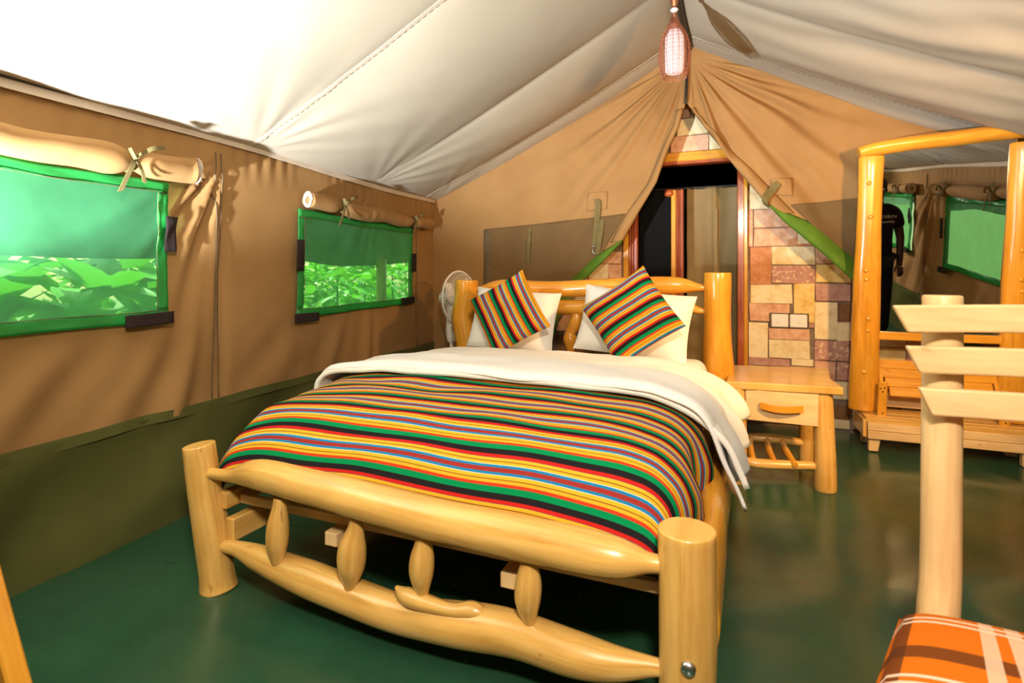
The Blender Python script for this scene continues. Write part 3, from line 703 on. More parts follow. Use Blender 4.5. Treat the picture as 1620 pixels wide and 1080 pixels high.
blog('head_rail', [(-1.76, 3.5, .93), (-1.6, 3.5, .945), (-1.1, 3.5, .935), (-.7, 3.5, .94), (-.36, 3.5, .965), (-.22, 3.5, .935), (-.16, 3.5, .93)], [.02, .048, .05, .05, .048, .022, .02], 'woodO', wob=.06)
blog('head_rail', [(-1.76, 3.5, .52), (-1.1, 3.5, .53), (-.16, 3.5, .52)], [.03, .05, .03], 'woodO', wob=.06)
for x, k in ((-1.42, .3), (-1.015, 1), (-.55, -.5)):
    blog('head_spindle', [(x+.035*k, 3.5, .90), (x+.02*k, 3.5, .83), (x-.01*k, 3.5, .77), (x-.015*k, 3.5, .72), (x-.01*k, 3.5, .66), (x, 3.5, .56)], [.03, .042, .034, .046, .03, .025], 'woodO', seg=14, wob=.1)
blog('foot_rail', [(-1.785, 1.40, .430), (-1.66, 1.40, .438), (-1.53, 1.395, .463), (-1.3, 1.39, .457), (-.9, 1.385, .437), (-.55, 1.385, .43), (-.40, 1.385, .427), (-.28, 1.39, .425), (-.21, 1.395, .425), (-.17, 1.40, .425)], [.018, .024, .049, .055, .058, .058, .057, .050, .027, .022], seg=24, wob=.05)
lr = blog('foot_rail', [(-1.755, 1.42, .162), (-1.65, 1.42, .17), (-1.52, 1.415, .158), (-1.28, 1.41, .135), (-.98, 1.405, .112), (-.78, 1.40, .130), (-.58, 1.40, .150), (-.40, 1.40, .142), (-.30, 1.40, .145), (-.20, 1.40, .163), (-.165, 1.40, .166)], [.018, .026, .044, .055, .054, .060, .058, .055, .044, .024, .02], seg=24, wob=.07)
log('broken_branch', [(-.955, 1.385, .205), (-.90, 1.375, .188), (-.76, 1.375, .185), (-.69, 1.385, .195), (-.63, 1.39, .17)], [.005, .024, .020, .024, .008], 'wood', lr, base=B0, seg=10, wob=.35)
for x, z0, z1, r, dx in ((-1.427, .155, .40, .036, .004), (-1.118, .135, .39, .043, .01), (-.862, .185, .385, .036, .002), (-.525, .185, .385, .036, 0)):
    blog('spindle', [(x+dx, 1.39, z1), (x+dx, 1.388, lerp(z0, z1, .86)), (x+.0, 1.385, lerp(z0, z1, .62)), (x-.003, 1.385, lerp(z0, z1, .38)), (x-dx, 1.388, lerp(z0, z1, .15)), (x-dx, 1.39, z0)], [.020, .025, r, r*.98, .022, .014], seg=16, wob=.08)
blog('side_rail', [(-.085, 1.42, .28), (-.080, 1.8, .285), (-.078, 2.3, .30), (-.070, 2.7, .32), (-.070, 3.1, .34), (-.085, 3.46, .36)], [.048, .054, .056, .058, .052, .046], 'woodO', seg=20, wob=.14, flat=2.3)
box(MB(), (-1.74, 2.45, .325), (.045, 2.05, .06), None, .004).shift(B0).obj('side_board', 'wood', bed)
box(MB(), (-1.70, 2.45, .225), (.04, 2.05, .085), None, .004).shift(B0).obj('side_board', 'wood', bed)
box(MB(), (-.93, 1.49, .318), (1.56, .022, .034), None, .003).shift(B0).obj('end_board', 'woodP', bed)
for x in (-1.235, -.60): box(MB(), (x, 2.45, .280), (.05, 2.06, .045), None, .003).shift(B0).obj('slat_bearer', 'woodP', bed)
for k in range(11): box(MB(), (-.93, 1.6+.18*k, .322), (1.54, .08, .018), None, .003).shift(B0).obj('bed_slat', 'woodP', bed)

# mattress with fitted sheet, duvet, blanket
mt = thing('mattress', 'white sheeted mattress on the log bed under the duvet', 'mattress', (-.93, 2.45, .355))
def soft_box(x0, x1, y0, y1, z0, z1, r, n=26):
    mb = MB(); me = []
    bm = bmesh.new(); bmesh.ops.create_cube(bm, size=1); 
    for v in bm.verts: v.co = Vector((lerp(x0, x1, v.co.x+.5), lerp(y0, y1, v.co.y+.5), lerp(z0, z1, v.co.z+.5)))
    bmesh.ops.bevel(bm, geom=bm.edges[:]+bm.verts[:], offset=r, segments=5, profile=.5, affect='EDGES')
    mb.add([v.co.copy() for v in bm.verts], [[v.index for v in f.verts] for f in bm.faces]); bm.free(); return mb
soft_box(-1.655, -.18, 1.50, 3.42, .335, .575, .07).shift(mt.location).obj('mattress_body', 'white', mt)
soft_box(-1.67, -.16, 3.0, 3.425, .50, .655, .07).shift(mt.location).obj('bottom_sheet', 'cream', mt)

def prof_at(tabs, f):
    """blend two profiles (lists of (x,z)) and resample by arclength"""
    a, b = tabs; pts = [Vector((lerp(p[0], q[0], f), 0, lerp(p[1], q[1], f))) for p, q in zip(a, b)]
    return catmull(pts, 8)
def drape(tabs, ya, yb, nv, n_u, zfun, wr):
    rows_ = []
    for j in range(nv+1):
        f = j/nv; y = lerp(ya, yb, f); q = prof_at(tabs, f)
        L = [0]
        for a, b in zip(q, q[1:]): L.append(L[-1]+(b-a).length)
        row = []; k = 0
        for i in range(n_u+1):
            s = L[-1]*i/n_u
            while k < len(L)-2 and L[k+1] < s: k += 1
            t = (s-L[k])/max(1e-6, L[k+1]-L[k]); p = q[k].lerp(q[k+1], t)
            edge = min(s, L[-1]-s)
            dz, dx = wr(p.x, y, p.z, edge)
            row.append(Vector((p.x+dx, y+.0, p.z+dz+zfun(p.x, y, edge))))
        rows_.append(row)
    return rows_
def rows_mesh(rows_, uvs):
    mb = MB(); nv = len(rows_); nu = len(rows_[0]); vs = [p for r in rows_ for p in r]; fs = []; uv = []
    for j in range(nv-1):
        for i in range(nu-1):
            fs.append([j*nu+i, j*nu+i+1, (j+1)*nu+i+1, (j+1)*nu+i]); uv.append([uvs(i, j), uvs(i+1, j), uvs(i+1, j+1), uvs(i, j+1)])
    mb.add(vs, fs, uv); return mb
blk_foot = [(-1.80, .40), (-1.81, .47), (-1.79, .54), (-1.72, .600), (-1.48, .640), (-.95, .640), (-.45, .632), (-.27, .612), (-.19, .565), (-.155, .48), (-.14, .40)]
blk_head = [(-1.88, .46), (-1.88, .53), (-1.84, .605), (-1.75, .655), (-1.5, .685), (-.95, .695), (-.45, .685), (-.25, .662), (-.145, .60), (-.105, .50), (-.10, .39)]
Zy = [(1.36, -.26), (1.42, -.125), (1.47, -.060), (1.54, -.025), (1.62, -.006), (1.75, 0), (3.3, 0)]
def zy(y):
    # smooth version
    return sum(interp(Zy, y+o) for o in (-.03, -.015, 0, .015, .03))/5
def blk_w(x, y, z, e):
    top = sstep(.05, .25, e)
    dz = top*(.010*nz(x*3.5, y*6, 1)+.008*math.sin(y*26+3.0*nz(x*1.8, y*2.5, 2)+x*2)*(.5+nz(x*2, y*3, 4)))
    dx = (1-top)*.022*math.sin(y*16+2*nz(y*3, z*4))*sstep(.0, .12, .66-z)
    return dz, dx
R_ = drape((blk_foot, blk_head), 1.405, 2.16, 76, 120, lambda x, y, e: zy(y), blk_w)
# the foot end tucks down inside the foot rail
for j, dzv in ((0, -.09), ):
    pass
tail = []
for q in range(6):
    tail.append([Vector((p.x, 1.452+.006*nz(p.x*6, q), max(p.z-.018*(6-q), min(p.z, .385+.003*q)))) for p in R_[0]])
for j in range(len(R_)):
    y = lerp(1.405, 2.16, j/76)
    for p in R_[j]: p.y = lerp(1.455, 2.16, j/76)+.012*nz(p.x*2.2, j*.06, 9)*sstep(0, 10, j)
R_ = tail+R_
arc = [0]
mid = len(R_[0])//2
for j in range(1, len(R_)): arc.append(arc[-1]+(R_[j][mid]-R_[j-1][mid]).length)
bk = rows_mesh(R_, lambda i, j: (i*.02, -arc[j]+.02)).obj('blanket', 'stripe')
tag(bk, 'striped blanket in red, yellow, green, black and blue spread over the foot of the bed', 'blanket'); solid(bk, .008, 1)

duv_a = [(-1.90, .48), (-1.90, .55), (-1.865, .63), (-1.77, .68), (-1.5, .705), (-.95, .712), (-.45, .703), (-.26, .680), (-.125, .62), (-.04, .52), (-.005, .40)]
duv_b = [(-1.88, .50), (-1.875, .56), (-1.84, .625), (-1.74, .665), (-1.5, .685), (-.95, .690), (-.45, .685), (-.27, .665), (-.11, .61), (-.01, .52), (.02, .45)]
def duv_w(x, y, z, e):
    top = sstep(.03, .3, e)
    return top*(.010*nz(x*2.3, y*4, 3)+.006*nz(x*6, y*8, 5)), (1-top)*.03*math.sin(y*13+1.5*nz(y*4, z*5, 6))*sstep(0, .12, .66-z)
D_ = drape((duv_a, duv_b), 2.06, 3.10, 60, 110, lambda x, y, e: -.055*sstep(2.99, 3.12, y)*sstep(0, .3, e), duv_w)
dv = rows_mesh(D_, lambda i, j: (i*.02, j*.02)).obj('duvet', 'cream'); tag(dv, 'white duvet turned back above the striped blanket', 'duvet'); solid(dv, .02, 1)
# turned-down fold: a second layer with a rounded front lip
f_a = [(x-.012 if x < -1 else x+.006, z+.032) for x, z in duv_a]; f_b = [(x-.008 if x < -1 else x+.012, z+.026) for x, z in duv_a]
f_b[-1] = (.015, .38); f_a[-1] = (.0, .35); f_a[-2] = (-.03, .47)
F_ = drape((f_a, f_b), 2.06, 2.50, 26, 110, lambda x, y, e: 0, lambda x, y, z, e: (sstep(.03, .3, e)*(.014*nz(x*2.6, y*5, 13)+.004*nz(x*9, y*6, 2)), (1-sstep(.03, .3, e))*.03*math.sin(y*18+z*8)*sstep(0, .12, .66-z)))
for j, r in enumerate(F_):
    for i, p in enumerate(r): p.y += .022*nz(p.x*3.1, 4.4)*(1-j/30)+(.06 if p.x < -1.75 else 0)*sstep(-1.75, -2.0, p.x)*(1-j/26)
    if j < 3:
        for p in r: p.z -= (.022, .008, .001)[j]
    if j > 22:
        for p in r: p.z -= (.004, .010, .018, .026)[j-23]
o = rows_mesh(F_, lambda i, j: (i*.02, j*.02)).obj('turned_edge', 'white', dv); solid(o, .012, 1)

# pillows and cushions
def pillow_mesh(w_, h_, t_, rot, seed, per=.0, ph=0, n=30):
    mb = MB(); ca, sa = math.cos(rot), math.sin(rot)
    for side in (1, -1):
        def fn(u, v):
            a, b = u*2-1, v*2-1
            x = w_/2*a*(1-.055*(1-b*b)+.0*b); y = h_/2*b*(1-.055*(1-a*a))
            e = max(0, (1-a**4)*(1-b**4))**.55
            z = side*(t_/2*e*(1+.18*nz(a*1.7, b*1.7, seed))+.004*nz(a*6, b*6, seed+2)*e)
            return (x*ca-y*sa, x*sa+y*ca, z)
        k = len(mb.f); grid(mb, n, n, fn, lambda u, v: (u*w_, v*h_+ph))
        if side < 0:
            for i in range(k, len(mb.f)): mb.f[i].reverse(); mb.uv[i].reverse()
    return mb
def place_pillow(name, label, cat, group, u, v, y, w_, h_, t_, rot, lean, yaw, mat, seed, ph=0, zmin=None):
    p = atY(u, v, y); o = pillow_mesh(w_, h_, t_, rot, seed, 0, ph).obj(name, mat); o.location = p; o.rotation_euler = (PI/2-lean, 0, yaw); tag(o, label, cat, group)
    return o
place_pillow('pillow', 'white bed pillow standing against the headboard behind the left striped cushion', 'pillow', 'white bed pillows', 812, 506, 3.32, .60, .42, .19, math.radians(-4), .34, .05, 'cream', 1)
place_pillow('pillow', 'white bed pillow standing against the headboard behind the right striped cushion', 'pillow', 'white bed pillows', 1002, 511, 3.29, .68, .42, .19, math.radians(-6), .34, -.03, 'cream', 2)
place_pillow('cushion', 'striped square cushion standing on one corner on the left half of the bed', 'cushion', 'striped cushions', 804, 495, 3.08, .415, .40, .14, math.radians(-59), .30, .05, 'stripeC', 5, .105)
place_pillow('cushion', 'striped square cushion standing on one corner on the right half of the bed', 'cushion', 'striped cushions', 998, 500, 3.04, .43, .42, .14, math.radians(36), .30, -.05, 'stripeC', 8, .085)

# ------------------------------------------------------------------ nightstand
N0 = Vector((.22, 3.45, 0)); ns = thing('nightstand', 'small yellow log nightstand with one drawer right of the bed', 'nightstand', N0)
TZ = .565
q = [atZ(1150, 603, TZ), atZ(1334, 613, TZ), atZ(1310, 582, TZ), atZ(1157, 577, TZ)]
tp = MB(); n = 16; ring = []
fr = [q[0].lerp(q[1], k/n) for k in range(n+1)]; bk_ = [q[3].lerp(q[2], k/n) for k in range(n+1)]
def top_pts(z, inset):
    out = []
    for k, p in enumerate(fr): out.append(Vector((p.x, p.y+inset+.008*nz(k*.5, 1), z)))
    out.append(Vector((q[1].x-inset-.02, lerp(q[1].y, q[2].y, .4), z))); 
    for p in bk_[::-1]: out.append(Vector((p.x, p.y-inset, z)))
    out.append(Vector((q[0].x+inset+.008, lerp(q[0].y, q[3].y, .5), z))); return out
L_ = [top_pts(TZ-.042, .006), top_pts(TZ-.036, 0), top_pts(TZ-.006, 0), top_pts(TZ, .006)]
m_ = len(L_[0]); vs = [p for r in L_ for p in r]
fs = [[i*m_+k, i*m_+(k+1) % m_, (i+1)*m_+(k+1) % m_, (i+1)*m_+k] for i in range(3) for k in range(m_)]+[[3*m_+k for k in range(m_)], [k for k in range(m_)][::-1]]
tp.add(vs, fs, [[(vs[i].y, vs[i].x) if True else 0 for i in f] for f in fs], False).shift(N0).obj('tabletop', 'wood', ns)
la = atZ(1168, 765, 0); lb = atZ(1303, 779, 0)
def nlog(name, pts, rad, mat='wood', **k): return log(name, pts, rad, mat, ns, base=N0, **k)
nlog('leg', [(la.x, la.y+.02, 0), (la.x, la.y+.02, .3), (la.x-.005, la.y+.02, TZ-.04)], [.044, .043, .041], cap=.1, wob=.05)
nlog('leg', [(lb.x+.012, lb.y+.04, 0), (lb.x+.01, lb.y+.04, .25), (lb.x+.0, lb.y+.035, TZ-.04)], [.056, .052, .045], cap=.1, wob=.05)
nlog('leg', [(la.x+.005, 3.62, 0), (la.x+.005, 3.62, TZ-.04)], [.042, .04], cap=.1)
nlog('leg', [(.385, 3.66, 0), (.385, 3.66, TZ-.04)], [.042, .04], cap=.1)
yf = la.y+.03
d0 = atY(1178, 614, yf-.05); d1 = atY(1297, 672, yf-.02)
dr = MB(); dq = [atY(1179, 614, yf-.035), atY(1296, 622, yf+.0), atY(1294, 675, yf+.0), atY(1179, 663, yf-.035)]
dv_ = [p.copy() for p in dq]+[p+Vector((0, .02, 0)) for p in dq]
cen = sum(dq, Vector())/4; inn = [cen+(p-cen)*.965+Vector((0, -.006, 0)) for p in dq]
vs = inn+dv_; fs = [[3, 2, 1, 0], [4, 5, 1, 0], [5, 6, 2, 1], [6, 7, 3, 2], [7, 4, 0, 3], [4, 8, 9, 5], [5, 9, 10, 6], [6, 10, 11, 7], [7, 11, 8, 4], [8, 9, 10, 11]]
drw = dr.add(vs, fs, [[(vs[i].z, vs[i].x) for i in f] for f in fs], False).shift(N0).obj('drawer', 'woodP', ns)
h0 = [atY(u, v, y_) for u, v, y_ in ((1203, 641, yf-.045), (1222, 646, yf-.062), (1240, 648, yf-.062), (1256, 648, yf-.05), (1270, 647, yf-.03))]
ribbon(MB(), h0, .034, (0, .1, 1), .012).shift(N0).obj('drawer_handle', 'woodO', drw)
box(MB(), (.235, yf+.19, TZ-.11), (.33, .36, .11), None, .004).shift(N0).obj('drawer_box', 'wood', ns)
nlog('apron', [(la.x+.03, yf+.005, .385), (.15, yf+.005, .372), (.25, yf+.01, .362), (lb.x-.04, lb.y+.03, .372)], [.016, .022, .022, .016], cap=.1, flat=.7)
s0 = atY(1177, 742, la.y+.0); s1 = atY(1293, 747, lb.y+.02)
nlog('stretcher', [(la.x+.02, la.y+.02, .125), (.14, la.y+.02, .12), (lb.x-.02, lb.y+.04, .125)], [.020, .026, .022], wob=.1)
nlog('stretcher', [(la.x+.02, 3.62, .155), (.2, 3.62, .165), (.38, 3.65, .15)], [.02, .026, .02], wob=.1)
for a, b in ((.085, .08), (.19, .17), (.29, .25)):
    nlog('rung', [(a, la.y+.02, .135), (lerp(a, b, .5)-.01, la.y+.17, .155), (b, 3.61, .16)], [.016, .02, .016], 'woodO', seg=10)

# ------------------------------------------------------------------ dressing mirror on a slatted bench
Q0 = Vector((1.2, 4.3, 0)); dm = thing('dressing_mirror', 'tall mirror in a thick yellow log frame standing on a low wooden bench', 'mirror', Q0)
LEAN = math.radians(4.6); GL = LEAN
def lean(x, z, dy=0):   # point on the leaning frame plane
    return (x, 4.33-math.tan(LEAN)*(z-.25)+dy, z)
def qlog(name, pts, rad, mat='woodO', parent=None, **k): return log(name, pts, rad, mat, parent or dm, base=Q0, **k)
pst = qlog('frame_post', [lean(.795, .235), lean(.80, .6), lean(.805, 1.1), lean(.812, 1.5), lean(.818, 1.93)], [.088, .084, .080, .070, .072], seg=22, wob=.05, flat=.6, cap=.12)
pst2 = qlog('frame_post', [lean(1.60, .235), lean(1.60, .6), lean(1.60, 1.1), lean(1.605, 1.5), lean(1.61, 1.95)], [.09, .088, .084, .078, .078], seg=22, wob=.05, flat=.6, cap=.12)
qlog('frame_top', [lean(.745, 1.955), lean(.83, 1.975), lean(1.0, 1.992), lean(1.25, 2.005), lean(1.5, 2.018), lean(1.78, 2.022)], [.055, .065, .066, .068, .068, .060], seg=20, wob=.06, flat=.7)
box(MB(), lean(1.2, .745), (.70, .04, .05), None, .005).shift(Q0).obj('frame_bottom', 'woodO', dm)
mg = MB(); Rm = Matrix.Rotation(GL, 3, 'X'); c = lean(1.205, 1.37, .012)
box(mg, c, (.72, .012, 1.24), Rm, .002).shift(Q0).obj('mirror_pane', 'mirror', dm)
mg = MB(); box(mg, lean(1.205, 1.37, .028), (.74, .014, 1.26), Rm, .002).shift(Q0).obj('mirror_backing', 'wood', dm)
for (p_, x, zs) in ((pst, .80, (1.75, 1.53, 1.18, 1.12, .86, .78, .5)), (pst2, 1.60, (1.8, 1.3, 1.12, 1.05, .6))):
    for z in zs:
        xx = x+.01*math.sin(z*9); lathe(MB(), [(0, .007), (.010, .007), (.014, .004), (.015, -.03)], Vector(lean(xx, z, -.049)), 12, (0, -1, 0)).shift(Q0).obj('wooden_peg', 'woodO', p_)
for x in (.92, 1.15, 1.42):
    lathe(MB(), [(0, .006), (.012, .006), (.016, .003), (.017, -.03)], Vector(lean(x, 1.955+.04*x, -.044)), 12, (0, -1, 0)).shift(Q0).obj('wooden_peg', 'woodO', dm)
for x in (.885, 1.52):
    br = box(MB(), (x, 4.23, .33), (.052, .022, .24), Matrix.Rotation(math.radians(2), 3, 'Y'), .006).shift(Q0).obj('bracket', 'woodO', dm)
    for dx, dz in ((-.012, .075), (.012, .08), (0, .055), (0, -.085)):
        lathe(MB(), [(0, .003), (.004, .003), (.005, 0)], (x+dx, 4.218, .33+dz), 8, (0, -1, 0)).shift(Q0).obj('screw', 'ropeblk', br)
# bench: top boards, stepped front boards, end board, feet
bx0, bx1 = .78, 1.72
for i, (y, d, z, h_) in enumerate(((4.395, .09, .215, .03), (4.32, .05, .215, .03), (4.25, .08, .212, .03), (4.185, .045, .205, .035))):
    box(MB(), ((bx0+bx1)/2, y, z), (bx1-bx0, d, h_), None, .004).shift(Q0).obj('bench_board', 'wood', dm)
box(MB(), ((bx0+bx1)/2+.01, 4.165, .165), (bx1-bx0-.0, .022, .05), None, .003).shift(Q0).obj('apron_board', 'woodP', dm)
box(MB(), ((bx0+bx1)/2+.01, 4.160, .112), (bx1-bx0, .024, .052), None, .003).shift(Q0).obj('apron_board', 'woodP', dm)
box(MB(), (bx0-.005, 4.30, .15), (.022, .28, .115), None, .004).shift(Q0).obj('end_board', 'wood', dm)
for x in (.835, 1.62):
    for y in (4.195, 4.40):
        box(MB(), (x, y, .065), (.075, .045, .13), None, .004, lambda p: (p.x*(.72 if p.z < 0 else 1)-(.010 if p.z < 0 else 0), p.y, p.z)).shift(Q0).obj('foot', 'woodP', dm)
# slatted shelf box leaning between the posts
RS = Matrix.Rotation(math.radians(-28), 3, 'X')
for k in range(4):
    box(MB(), (1.2, 4.365-.032*k, .545-.055*k), (.64-.035*k, .025, .062), RS, .004).shift(Q0).obj('shelf_slat', 'woodO', dm)
for x in (.895, 1.505): box(MB(), (x, 4.33, .46), (.022, .05, .26), RS, .004).shift(Q0).obj('shelf_side', 'woodO', dm)
box(MB(), (1.2, 4.42, .30), (.68, .02, .10), None, .004).shift(Q0).obj('back_board', 'woodP', dm)

# ------------------------------------------------------------------ armchair (right foreground)
C0 = Vector((.75, 1.25, 0)); ch = thing('armchair', 'pale wooden slat-back chair with orange plaid cushion in the right foreground', 'chair', C0)
def clog(name, pts, rad, mat='woodP', **k): return log(name, pts, rad, mat, ch, base=C0, **k)
clog('back_post', [(.435, 1.56, 0), (.437, 1.565, .30), (.449, 1.585, .45), (.452, 1.59, .7), (.455, 1.592, 1.102)], [.042, .042, .041, .040, .040], seg=26, wob=.03, cap=.15)
clog('back_post', [(1.02, 1.50, 0), (1.02, 1.505, .30), (1.03, 1.52, .45), (1.035, 1.52, 1.10)], [.042, .042, .041, .04], seg=20, wob=.03, cap=.15)
for (ul, zt_, zb_, zr, x0b, yb) in ((1407, 1.079, 1.017, .004, .030, 1.545), (1427, .985, .923, -.004, .028, 1.548), (1447, .890, .828, -.014, .026, 1.55)):
    a = ray(ul, 500); xa = a[0]*yb/a[1]; xb = 1.13; mb = MB(); vs = []; fs = []; uv = []
    nn = 14
    for k in range(nn+1):
        t = k/nn
        for (zz, off) in ((zb_, x0b), (zt_, 0)):
            x = lerp(xa+off, xb-off, t); y = yb-.065*t+.035*math.sin(PI*t)-.035; z = zz+zr*t*1.2+(.006*math.sin(PI*t))
            vs += [Vector((x, y, z)), Vector((x, y+.022, z))]
    for k in range(nn):
        o_ = k*4; fs += [[o_, o_+4, o_+6, o_+2], [o_+1, o_+3, o_+7, o_+5], [o_+2, o_+6, o_+7, o_+3], [o_, o_+1, o_+5, o_+4]]
    fs += [[0, 2, 3, 1], [nn*4, nn*4+1, nn*4+3, nn*4+2]]
    mb.add(vs, fs, [[(vs[i].z+vs[i].y, vs[i].x) for i in f] for f in fs], False); ob = mb.shift(C0).obj('back_slat', 'woodP', ch)
    bv = ob.modifiers.new('bevel', 'BEVEL'); bv.width = .005; bv.segments = 2; bv.limit_method = 'ANGLE'
# seat cushion : trapezoid, puffy
sq = [(.125, .93), (1.22, .84), (1.07, 1.47), (.355, 1.535)]
cu = MB()
def cush(side):
    def fn(u, v):
        a, b = u*2-1, v*2-1
        x = lerp(lerp(sq[0][0], sq[1][0], u), lerp(sq[3][0], sq[2][0], u), v); y = lerp(lerp(sq[0][1], sq[1][1], u), lerp(sq[3][1], sq[2][1], u), v)
        e = max(0, (1-abs(a)**8)*(1-abs(b)**8))**.5
        return (x, y, .338+side*.066*e+.0*u)
    return fn
grid(cu, 40, 40, cush(1), lambda u, v: (u*.83, v*.56))
k = len(cu.f); grid(cu, 40, 40, cush(-1), lambda u, v: (u*.83, v*.56+.02))
for i in range(k, len(cu.f)): cu.f[i].reverse(); cu.uv[i].reverse()
cu.shift(C0).obj('seat_cushion', 'plaid', ch)
sb = MB(); 
for k in range(5): box(MB(), (.735, 1.02+.105*k, .258), (.66, .085, .02), None, .004).shift(C0).obj('seat_slat', 'woodP', ch)
for x in (.42, 1.05): box(MB(), (x, 1.24, .225), (.045, .52, .05), None, .005).shift(C0).obj('seat_rail', 'woodP', ch)
clog('front_leg', [(.42, .98, 0), (.42, .98, .26)], [.036, .036], cap=.1); clog('front_leg', [(1.05, .96, 0), (1.05, .96, .26)], [.036, .036], cap=.1)

# trestle, bottom left corner (one leg in view)
S0 = Vector((-1.45, .42, 0)); st = thing('wooden_trestle', 'orange wooden trestle whose slanting leg shows in the lower left corner', 'trestle', S0)
def leg2(a, b, mat='woodO'):
    a = Vector(a); b = Vector(b); d = b-a; m = Matrix.Rotation(math.atan2(d.x, d.z), 3, 'Y')
    return box(MB(), (a+b)/2, (.036, .036, d.length+.03), m, .004).shift(S0).obj('leg', mat, st)
for y in (.58, .22):
    leg2((-1.04, y, .012), (-1.455, y, .775)); leg2((-1.955, y, .012), (-1.52, y, .775))
    box(MB(), (-1.50, y-.036, .30), (.62, .03, .05), None, .004).shift(S0).obj('cross_brace', 'woodO', st)
box(MB(), (-1.505, .40, .80), (.09, .48, .05), None, .006).shift(S0).obj('top_beam', 'woodO', st)

# ------------------------------------------------------------------ pedestal fan
F0 = Vector((-2.16, 3.92, 0)); fn_ = thing('pedestal_fan', 'white pedestal fan with round wire grille left of the headboard', 'fan', F0)
lathe(MB(), [(0, 0), (.19, 0), (.19, .012), (.16, .03), (.04, .045), (.03, .05), (0, .05)], (0, 0, 0), 32).obj('base', 'plast', fn_)
lathe(MB(), [(.016, .04), (.016, .62)], (0, 0, 0), 14).obj('pole', 'plast', fn_)
bd = tube(MB(), [(0, 0, .60), (0, 0, .68), (0, 0, .82), (-.01, 0, .95)], [.036, .05, .042, .026], 16, 5, 0, .8).obj('control_housing', 'plast', fn_)
lathe(MB(), [(0, .012), (.012, .010), (.014, 0)], (.030, -.038, .81), 12, (.6, -.8, 0)).obj('timer_knob', 'steel', bd)
for k in range(4): box(MB(), (.034, -.036, .765-.02*k), (.012, .012, .011), None, .002).obj('speed_button', 'grey', bd)
HX = Vector((.985, -.17, .03)).normalized(); HC = Vector((.03, -.005, .965))
lathe(MB(), [(0, -.14), (.035, -.138), (.055, -.12), (.060, -.07), (.058, -.02), (.0, -.01)], HC, 22, HX).obj('motor_housing', 'plast', fn_)
RF = .215
rg = Vector((0, 0, 1)).rotation_difference(HX).to_matrix()
def onhead(r, a, z): return HC+rg @ Vector((r*math.cos(a), r*math.sin(a), z))
fg = MB(); N = 56
tube(fg, [onhead(RF, 2*PI*k/40, .05) for k in range(41)], .007, 8, 1, cap=0)
fg.obj('grille_rim', 'plast', fn_)
fg = MB()
for k in range(N):
    a = 2*PI*k/N
    tube(fg, [onhead(.035, a, .115), onhead(.12, a+.05, .112), onhead(.19, a+.08, .09), onhead(RF, a+.09, .05)], .0016, 4, 3, cap=0)
for r, z in ((.07, .116), (.13, .112), (.185, .094)): tube(fg, [onhead(r, 2*PI*k/32, z) for k in range(33)], .0016, 4, 1, cap=0)
tag(fg.obj('front_grille', 'plast', fn_), kind='stuff')
fg = MB()
for k in range(N):
    a = 2*PI*k/N
    tube(fg, [onhead(.06, a, -.02), onhead(.15, a, -.012), onhead(.195, a, .012), onhead(RF, a, .05)], .0016, 4, 3, cap=0)
tag(fg.obj('rear_grille', 'plast', fn_), kind='stuff')
lathe(MB(), [(0, .122), (.03, .12), (.036, .112), (.036, .105), (0, .105)], HC, 20, HX).obj('grille_cap', 'plast', fn_)
for k in range(3):
    def bl(u, v):
        r = lerp(.03, .185, v); a = 2*PI*k/3+(u-.5)*(1.5*math.sin(PI*min(1, .25+v*.6))); z = .05+.04*(u-.5); return onhead(r, a, z)
    solid(grid(MB(), 10, 10, bl).obj('fan_blade', 'plast', fn_), .003)

# ------------------------------------------------------------------ pendant lamp
PX = Vector((-.337, 3.30, 2.30)); pd = thing('pendant_lamp', 'woven copper wire pendant lamp hanging from the ridge pole', 'lamp', PX)
tube(MB(), [(0, 0, .50), (0, 0, .62)], .003, 6, 1).obj('cord', 'ropeblk', pd)
lathe(MB(), [(0, .505), (.034, .505), (.033, .495), (.016, .425), (.014, .42), (0, .42)], seg=20).obj('canopy_cone', 'copper', pd)
lathe(MB(), [(0, .418), (.012, .414), (.024, .402), (.012, .388), (0, .385)], seg=16).obj('glass_bead', 'bead', pd)
lathe(MB(), [(0, .386), (.014, .384), (.034, .31), (.036, .30), (0, .30)], seg=20).obj('socket_cone', 'copper', pd)
lathe(MB(), [(0, .285), (.035, .28), (.052, .24), (.054, .15), (.052, .05), (.046, .035), (0, .035)], seg=20).obj('lamp_tube', 'bulb', pd)
def rc(z): return interp([(-.01, .064), (.0, .066), (.06, .083), (.12, .091), (.20, .086), (.25, .070), (.285, .052), (.315, .036)], z)
cg = MB()
for k in range(16):
    a = 2*PI*k/16; tube(cg, [(rc(z)*math.cos(a), rc(z)*math.sin(a), z) for z in [.315-.0315*i for i in range(11)]], .0016, 5, 1, cap=0)
for k in range(26):
    z0 = .31-.012*k; pts = []
    for i in range(33):
        a = 2*PI*i/32; z = z0+.006*(-1)**i; r = rc(z)+.002*(-1)**(i+k); pts.append((r*math.cos(a), r*math.sin(a), z))
    tube(cg, pts, .0021, 4, 1, cap=0)
tag(cg.obj('wire_cage', 'rattan', pd), kind='stuff')

